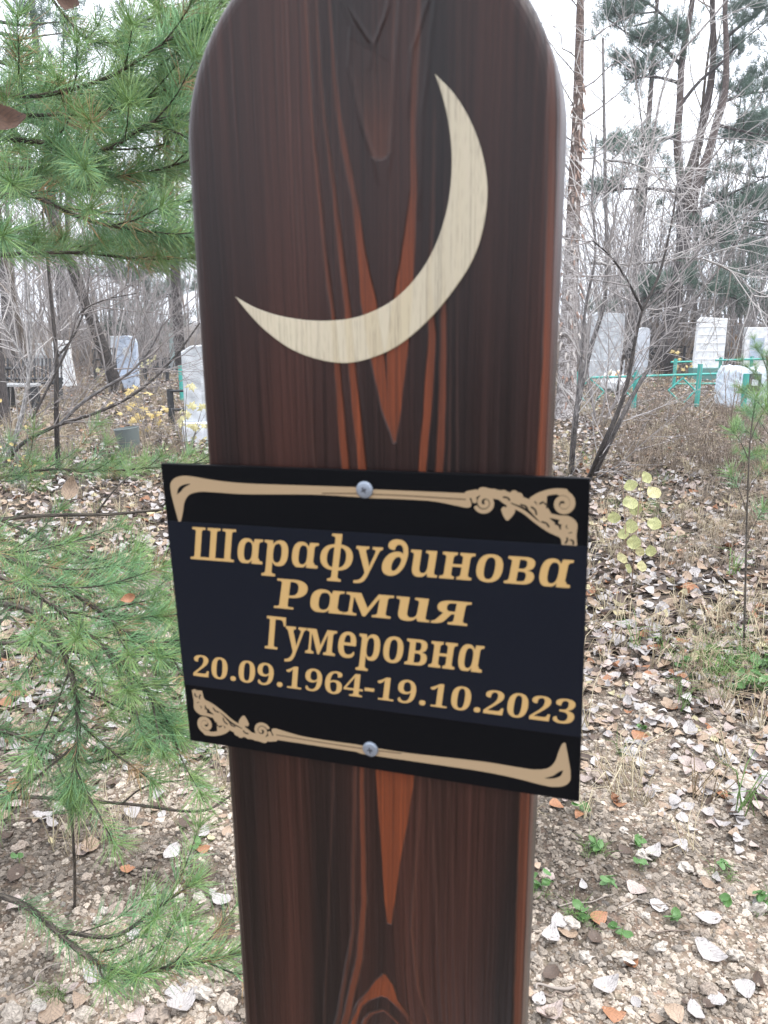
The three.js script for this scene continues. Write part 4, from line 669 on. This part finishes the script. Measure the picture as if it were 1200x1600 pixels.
// soil crumbs and clods
function clodGeo(seed, det = 1) { const g = new THREE.IcosahedronGeometry(1, det), P = g.attributes.position; for (let i = 0; i < P.count; i++) { const x = P.getX(i), y = P.getY(i), z = P.getZ(i), f = 1 + .7 * nz(x * 1.4 + seed, y * 1.4, z * 1.4) + .35 * nz(x * 3.5, y * 3.5 + seed, z * 3.5) + .16 * nz(x * 8, y * 8, z * 8 + seed); P.setXYZ(i, x * f, y * f * .72, z * f); } g.computeVertexNormals(); return g; }
const CL = [clodGeo(3), clodGeo(11), clodGeo(19)];
const crumbTex = dataTex(64, 64, (i, j) => { const v = .85 + .25 * nz(i * .2, j * .2, 2) + .2 * nz(i * .6, j * .6, 5); return [v, v, v]; }, true);
const crumbMat = std({ map: crumbTex, color: rgb(1, 1, 1), roughness: 1 });
{
  const R = rngOf(515), small = [[], [], []], big = [];
  for (let k = 0; k < 180000; k++) {
    const a = lerp(-1.05, 1.05, R()), r = lerp(.75, 3.4, Math.pow(R(), .8)), x = r * Math.sin(a), z = -r * Math.cos(a), pt = fbm(x * 2.1 + 9, z * 2.1, 3);
    if (R() < sstep(2.1, 3.1, r) * .85) continue;
    const s = .0018 + .0060 * Math.pow(R(), 3.4), sandy = sstep(-.22, .14, pt + .04 + (R() - .5) * .3) * (1 - .75 * humus(x, z)), b = R() < .14 ? .4 : lerp(.6, 1.12, R()), w = R() < .08 ? .09 : 0;
    const c = [(lerp(.21, .60, sandy) + w) * b, (lerp(.17, .50, sandy) + w) * b, (lerp(.135, .405, sandy) + w) * b];
    small[k % 3].push({ p: V(x, hgt(x, z) + s * .12, z), q: new THREE.Quaternion().setFromEuler(new THREE.Euler((R() - .5) * .8, R() * 6.28, (R() - .5) * .8)), s: V(s * lerp(.6, 1.7, R()), s * lerp(.5, 1.1, R()), s * lerp(.6, 1.5, R())), c });
  }
  small.forEach((l, g) => tag(instanced('soil_crumbs', CL[g], crumbMat, l), ['pale crumbly soil dug up around the marker', 'small sandy crumbs scattered around the marker', 'fine gritty crumbs scattered around the marker'][g], 'soil'));
  const cm = [rgb(.47, .40, .33), rgb(.36, .29, .235), rgb(.52, .46, .40)].map((color) => std({ map: crumbTex, color, roughness: 1 })), G2 = [clodGeo(4, 2), clodGeo(12, 2), clodGeo(23, 2)];
  const spots = [[1140, 1117], [1118, 1092], [1180, 1135], [1010, 1120], [1110, 1228], [1125, 1235], [1170, 1230], [935, 1215], [1010, 1065], [1035, 1085]]; const list = spots.map(([x, y]) => gg(x, y));
  while (list.length < 75) { const x = R() * 1200, y = lerp(1080, 1600, Math.pow(R(), .8)); if (behindBoard(x, y)) continue; list.push(gg(x, y)); }
  list.forEach((p, k) => { const v = k % 3, m = part('soil_clod', G2[(k * 7 + 1) % 3], cm[v]); const s = k < 10 ? lerp(.018, .03, R()) : lerp(.008, .017, R()); m.position.copy(p).add(V(0, s * .3, 0)); m.scale.set(s * lerp(.9, 1.4, R()), s, s); m.rotation.set(R() - .5, R() * 6.28, R() - .5); tag(m, ['beige lump of dug soil on the ground', 'brown lump of dug soil on the ground', 'whitish lump of dug soil on the ground'][v], 'clod', ['beige clods', 'brown clods', 'whitish clods'][v]); });
}
// dead twigs
{
  const R = rngOf(818), spots = [[0, 1130, 90, 1075, .003], [900, 1545, 830, 1550, .004], [850, 1560, 905, 1553, .0025], [1000, 985, 1085, 960, .004], [940, 990, 1010, 960, .003], [1040, 1000, 1150, 1015, .003], [1130, 1110, 1160, 1070, .003], [960, 1420, 1040, 1410, .002], [1010, 1455, 1090, 1460, .002], [30, 1560, 100, 1500, .002], [180, 1530, 255, 1600, .003], [0, 1150, 85, 1152, .004], [1060, 790, 1100, 700, .008], [950, 960, 1020, 930, .003], [1100, 900, 1180, 880, .004], [880, 1420, 960, 1405, .0018], [60, 1320, 130, 1290, .002]];
  spots.forEach(([x0, y0, x1, y1, r], k) => { const a = gg(x0, y0), b = gg(x1, y1), pts = [0, .25, .5, .75, 1].map((t) => { const p = a.clone().lerp(b, t); p.x += (R() - .5) * .02; p.z += (R() - .5) * .02; p.y = hgt(p.x, p.z) + r * 1.2 + .004; return p; }); tag(part('fallen_twig', new MB().tube(smoothLine(pts, 16), (t) => lerp(r, r * .5, t), 5, k % 2 ? [.26, .22, .19] : [.17, .13, .105]).geo(), twigMat), k % 2 ? 'greyish dead twig lying on the ground' : 'brown dead twig lying on the ground', 'twig', k % 2 ? 'grey twigs' : 'brown twigs'); });
}
// grass: dry and green blades
function bladeTuft(seed, n, h, w, lay) { const R = rngOf(seed), mb = new MB(); for (let k = 0; k < n; k++) { const a = R() * 6.28, l = h * lerp(.5, 1.1, R()), o = V((R() - .5) * .04, 0, (R() - .5) * .04), d = V(Math.cos(a), 0, Math.sin(a)); mb.tube([o, o.clone().addScaledVector(d, l * .2 * lay).add(V(0, l * .6, 0)), o.clone().addScaledVector(d, l * .7 * lay).add(V(0, l * lerp(.9, .5, lay * R()), 0))], [w, w * .8, w * .15], 3); } return mb.geo(); }
const TUFT = [bladeTuft(1, 9, .16, .0011, 1), bladeTuft(2, 7, .1, .0012, 1.2)];
{
  const R = rngOf(616), l = [[], []], put = (x, z, g, s, c) => l[g].push({ p: V(x, hgt(x, z) - .004, z), q: qTo(V((R() - .5) * .5, 1, (R() - .5) * .5), R() * 6.28), s, c });
  const straw = () => { const b = lerp(.7, 1.2, R()); return R() < .7 ? [.44 * b, .37 * b, .25 * b] : [.25 * b, .19 * b, .12 * b]; }, grn = () => { const b = lerp(.7, 1.3, R()); return [.12 * b, .21 * b, .055 * b]; };
  for (let k = 0; k < 8500; k++) { const a = lerp(-1, 1, R()), r = Math.sqrt(lerp(3, 18 * 18, R() ** 1.6)), x = r * Math.sin(a), z = -r * Math.cos(a); const n = nz(x * .8, z * .8, 31); if (n < -.05 && R() < .75) continue; put(x, z, 0, lerp(.7, 1.8, R()), R() < .05 ? grn() : straw()); }
  for (let k = 0; k < 70; k++) { const p = gg(1130 + (R() + R() - 1) * 110, 1040 + (R() + R() - 1) * 80); put(p.x, p.z, 0, lerp(.6, 1.2, R()), R() < .45 ? grn() : straw()); }
  for (let k = 0; k < 230; k++) { const p = gg(lerp(930, 1215, R()), lerp(625, 745, R())), b = lerp(.6, 1.1, R()); put(p.x, p.z, 0, lerp(1.4, 3.2, R()), [.24 * b, .185 * b, .14 * b]); }
  for (let k = 0; k < 160; k++) { const p = gg(lerp(0, 300, R()), lerp(630, 720, R())), b = lerp(.6, 1.1, R()); put(p.x, p.z, 0, lerp(1.2, 2.6, R()), [.30 * b, .24 * b, .17 * b]); }
  for (let k = 0; k < 150; k++) { const p = gg(lerp(960, 1215, Math.sqrt(R())), lerp(730, 900, R())), b = lerp(.7, 1.2, R()); put(p.x, p.z, 0, lerp(.9, 1.8, R()), [.30 * b, .24 * b, .175 * b]); }
  for (let k = 0; k < 34; k++) { const p = gg(1175 + (R() - .5) * 120, 1055 + (R() - .5) * 50); put(p.x, p.z, 1, lerp(.6, 1.1, R()), grn()); }
  for (const [x, y, n] of [[925, 1330, 10], [905, 1440, 8], [1130, 1365, 6], [1195, 1420, 14], [1000, 1350, 3], [840, 1395, 4], [80, 1560, 14], [330, 1170, 10], [60, 760, 30], [180, 740, 30], [300, 730, 20], [1180, 745, 14], [1010, 800, 10]]) for (let k = 0; k < n; k++) { const p = gg(x + (R() - .5) * 40, y + (R() - .5) * 26); put(p.x, p.z, 1, lerp(.25, .6, R()) * (y < 900 ? 2.4 : 1), grn()); }
  const gm = std({ color: rgb(1, 1, 1), roughness: .8 });
  l.forEach((q, k) => tag(instanced('grass', TUFT[k], gm, q), k ? 'short green grass blades on the soil' : 'long dry straw-coloured grass among the leaves', 'grass'));
}
// leafy seedlings
const freshMat = (c) => new THREE.MeshPhysicalMaterial({ map: leafTex, color: rgb(...c), roughness: .55, side: THREE.DoubleSide, transmission: .3 });
const yellowGreen = freshMat([.50, .50, .2]), paleYellow = freshMat([.62, .56, .26]), freshGreen = freshMat([.12, .28, .06]), gold = freshMat([.70, .52, .18]);
function mapleGeo() { const P = [0, .004, 0], U = [.5, .5], I = [], n = 20; for (let k = 0; k < n; k++) { const a = k / n * 6.283, lobe = [1, .5, .72, .42, .95, .45, .62, .38, .5, .32, .22, .32, .5, .38, .62, .45, .95, .42, .72, .5][k], r = .05 * lobe; P.push(Math.sin(a) * r, -.01 * lobe + .006 * Math.sin(a * 3), Math.cos(a) * r); U.push(.5 + Math.sin(a) * .4 * lobe, .5 + Math.cos(a) * .4 * lobe); I.push(0, 1 + k, 1 + (k + 1) % n); } const g = new THREE.BufferGeometry(); g.setAttribute('position', new THREE.Float32BufferAttribute(P, 3)); g.setAttribute('uv', new THREE.Float32BufferAttribute(U, 2)); g.setIndex(I); g.computeVertexNormals(); return g; }
const ROUND = leafGeo(31, .07, .068, .15, .12, 6), MAPLE = mapleGeo(), SMALL = leafGeo(35, .028, .02, .5, .3);
{
  const t = thing('aspen_seedling', 'young aspen seedling with round yellow-green leaves on thin stems', 'seedling'), R = rngOf(71), D = 3.15, A = (x, y) => at(x, y, D), mb = new MB();
  const r1 = gg(985, 925), r2 = gg(975, 910); r1.y -= .03; r2.y -= .03;
  mb.tube(smoothLine([r1, A(992, 860), A(997, 800), A(1003, 745)], 12), (s) => lerp(.0028, .0014, s), 5, [.25, .17, .12]); mb.tube(smoothLine([r2, A(978, 850), A(975, 790), A(972, 740)], 12), (s) => lerp(.0026, .0013, s), 5, [.25, .17, .12]); part('stem', mb.geo(), twigMat, t);
  for (const [x, y, s, m] of [[983, 757, 1, 0], [1012, 748, .9, 0], [1020, 770, 1.1, 1], [982, 785, 1.15, 0], [998, 797, 1, 0], [963, 812, .95, 0], [985, 822, 1, 0], [1019, 816, 1, 0], [973, 834, .8, 0], [987, 844, 1, 0], [1002, 864, .75, 1], [1016, 860, .8, 0], [972, 874, .95, 1], [999, 882, .8, 1], [982, 889, .75, 0]]) { const l = part('leaf', ROUND, m ? paleYellow : yellowGreen, t); l.position.copy(A(x, y)).add(V(0, 0, (R() - .5) * .08)); l.quaternion.copy(qTo(V((R() - .5) * 1.8, .3 + R() * .9, .8 + R() * .3), (R() - .5) * 1.2 + Math.PI)); l.scale.set(s * .82, s * 1.6, s * .82 * lerp(.85, 1.1, R())); }
}
function leafyShrub(label, cx, cy, spread, n, mat, geo, d, seed, group) {
  const t = thing('leafy_sapling', label, 'sapling', group), R = rngOf(seed), k = d / FPX, mb = new MB(), base = gg(cx, cy); base.y -= .03; const tips = [];
  for (let s = 0; s < 6; s++) { const e = base.clone().add(V((R() - .5) * spread * 2 * k, lerp(.25, .75, R()), (R() - .5) * .4)); mb.tube([base, base.clone().lerp(e, .5).add(V((R() - .5) * .05, .05, 0)), e], [.006, .004, .0015], 4, GREY); tips.push(e); } part('stem', mb.geo(), twigMat, t);
  for (let q = 0; q < n; q++) { const e = tips[q % 6], l = part('leaf', geo, mat, t); l.position.copy(base).lerp(e, lerp(.35, 1.05, R())).add(V((R() - .5) * .14, (R() - .5) * .08, (R() - .5) * .14)); l.quaternion.copy(qTo(V((R() - .5) * 1.4, .7, R()), R() * 6.28)); l.scale.setScalar(lerp(.9, 1.6, R())); }
}
leafyShrub('golden-leaved maple sapling in front of the arched headstone', 232, 685, 42, 26, gold, MAPLE, 8.2, 72);
leafyShrub('golden-leaved sapling at the foot of the pale peaked headstone', 292, 712, 30, 20, paleYellow, MAPLE, 7.4, 73);
leafyShrub('small yellow-leaved sapling by the crooked birch sapling', 40, 770, 40, 16, gold, SMALL, 5.2, 74);
leafyShrub('tall yellow-leaved sapling among the far graves', 205, 600, 60, 40, paleYellow, MAPLE, 16, 75);
leafyShrub('yellow-leaved sapling in front of the three-stemmed pine', 1062, 600, 18, 16, gold, MAPLE, 15, 76);
// tiny green sprouts on the soil
for (const [x, y, n, s] of [[1000, 1322, 5, 1], [1000, 1355, 4, .8], [845, 1390, 6, 1.1], [905, 1270, 6, 1], [930, 1330, 9, .8], [950, 1390, 5, 1], [905, 1435, 5, 1], [1048, 1440, 3, 1], [970, 1467, 4, 1], [1070, 1050, 6, 1.4], [1130, 1360, 8, .8], [1195, 1420, 10, 1], [305, 1330, 4, .8], [30, 1350, 4, .8], [1130, 1415, 3, .9], [1000, 1143, 5, .8], [1165, 1030, 8, 1.2], [1110, 1060, 8, 1.2], [1190, 1050, 9, 1.8], [1170, 1075, 9, 1.7], [1140, 1050, 8, 1.5], [1195, 1085, 9, 1.6], [1150, 1085, 8, 1.4]]) {
  const t = thing('sprout', 'tiny green sprout growing out of the bare soil', 'sprout', 'green sprouts on the soil'), p = gg(x, y), R = rngOf(x * 7 + y); t.position.copy(p);
  part('stem', new MB().tube([V(0, -.01, 0), V(.002, .03 * s, 0)], [.0012, .0008], 4, [.14, .22, .06]).geo(), twigMat, t);
  for (let k = 0; k < n; k++) { const l = part('leaf', SMALL, freshGreen, t); l.position.set((R() - .5) * .03 * s, lerp(.008, .03, R()) * s, (R() - .5) * .03 * s); l.quaternion.copy(qTo(V((R() - .5) * 1.6, 1, (R() - .5) * 1.6), R() * 6.28)); l.scale.setScalar(s * lerp(.7, 1.1, R())); }
}
// small pines on the right edge
{
  const p = new Pine('pine_seedling', 'spindly pine seedling with few green shoots at the path edge', 61, 'pine seedlings'), D = 2.75, A = (x, y, d = 0) => at(x, y, D + d), b = gg(1163, 1018); b.y -= .03;
  p.shoot([b, A(1165, 900), A(1168, 780), A(1172, 690), A(1180, 625)], .0045, [.86, 1]);
  for (const [x, y, x2, y2] of [[1167, 800, 1145, 745], [1168, 770, 1192, 735], [1170, 720, 1150, 680], [1172, 690, 1195, 640], [1167, 850, 1190, 800]]) p.shoot([A(x, y), A((x + x2) / 2, (y + y2) / 2 - 4), A(x2, y2)], .002, [.55, 1], .02);
  p.done();
  const e = new Pine('young_pine', 'bushy little pine growing in front of the wrapped planter', 63), eb = gg(1205, 745); eb.y -= .03; const E = (x, y, d = 0) => at(x, y, 5.6 + d);
  e.shoot([eb, E(1203, 690), E(1200, 620), E(1198, 555)], .008, [.6, 1]);
  for (const [x, y, x2, y2, d] of [[1202, 700, 1150, 670, 0], [1202, 680, 1165, 640, .3], [1201, 650, 1160, 610, -.2], [1200, 620, 1170, 575, .1], [1200, 600, 1225, 560, .1], [1202, 700, 1240, 660, 0], [1199, 580, 1182, 545, 0], [1202, 720, 1165, 715, -.3]]) e.limb([E(x, y), E((x + x2) / 2, (y + y2) / 2 - 6, d / 2), E(x2, y2, d)], .004, { from: .3, step: .07, needles: [.2, 1], len: .13 });
  e.done();
  const s = new Pine('pine_seedling', 'small pine seedling with bright tuft beside the lower pine limb', 62, 'pine seedlings'), g = gg(115, 1402); g.y -= .03;
  s.shoot([g, at(116, 1340, 1.34), at(113, 1290, 1.32), at(110, 1240, 1.3)], .0035, [.72, 1], .012); s.done();
}
{ // brown leaves caught in the pine needles
  const bl = LEAVES[1];
  for (const [x, y, d, s, k, lab] of [[8, 190, 1.05, .8, 3, 'brown curled leaf caught high in the pine needles'], [105, 8, 1.5, .7, 3, 'brown leaf caught on the topmost pine limb'], [200, 935, 1.12, .28, 4, 'small orange leaf caught in the lower pine needles'], [110, 765, 1.9, .8, 1, 'brown curled leaf caught above the dead branch'], [235, 905, 1.6, .8, 2, 'pinkish curled leaf hanging in the lower pine limb']]) { const m = part('caught_leaf', bl, k === 3 ? std({ map: leafTex, color: rgb(.085, .04, .022), side: THREE.DoubleSide }) : leafMats[k]); m.position.copy(at(x, y, d)); m.quaternion.copy(qTo(V(.3, .5, 1), x)); m.scale.setScalar(s * 1.2); tag(m, lab, 'leaf'); }
}
console.log('done', scene.children.length);
renderer.render(scene, camera);
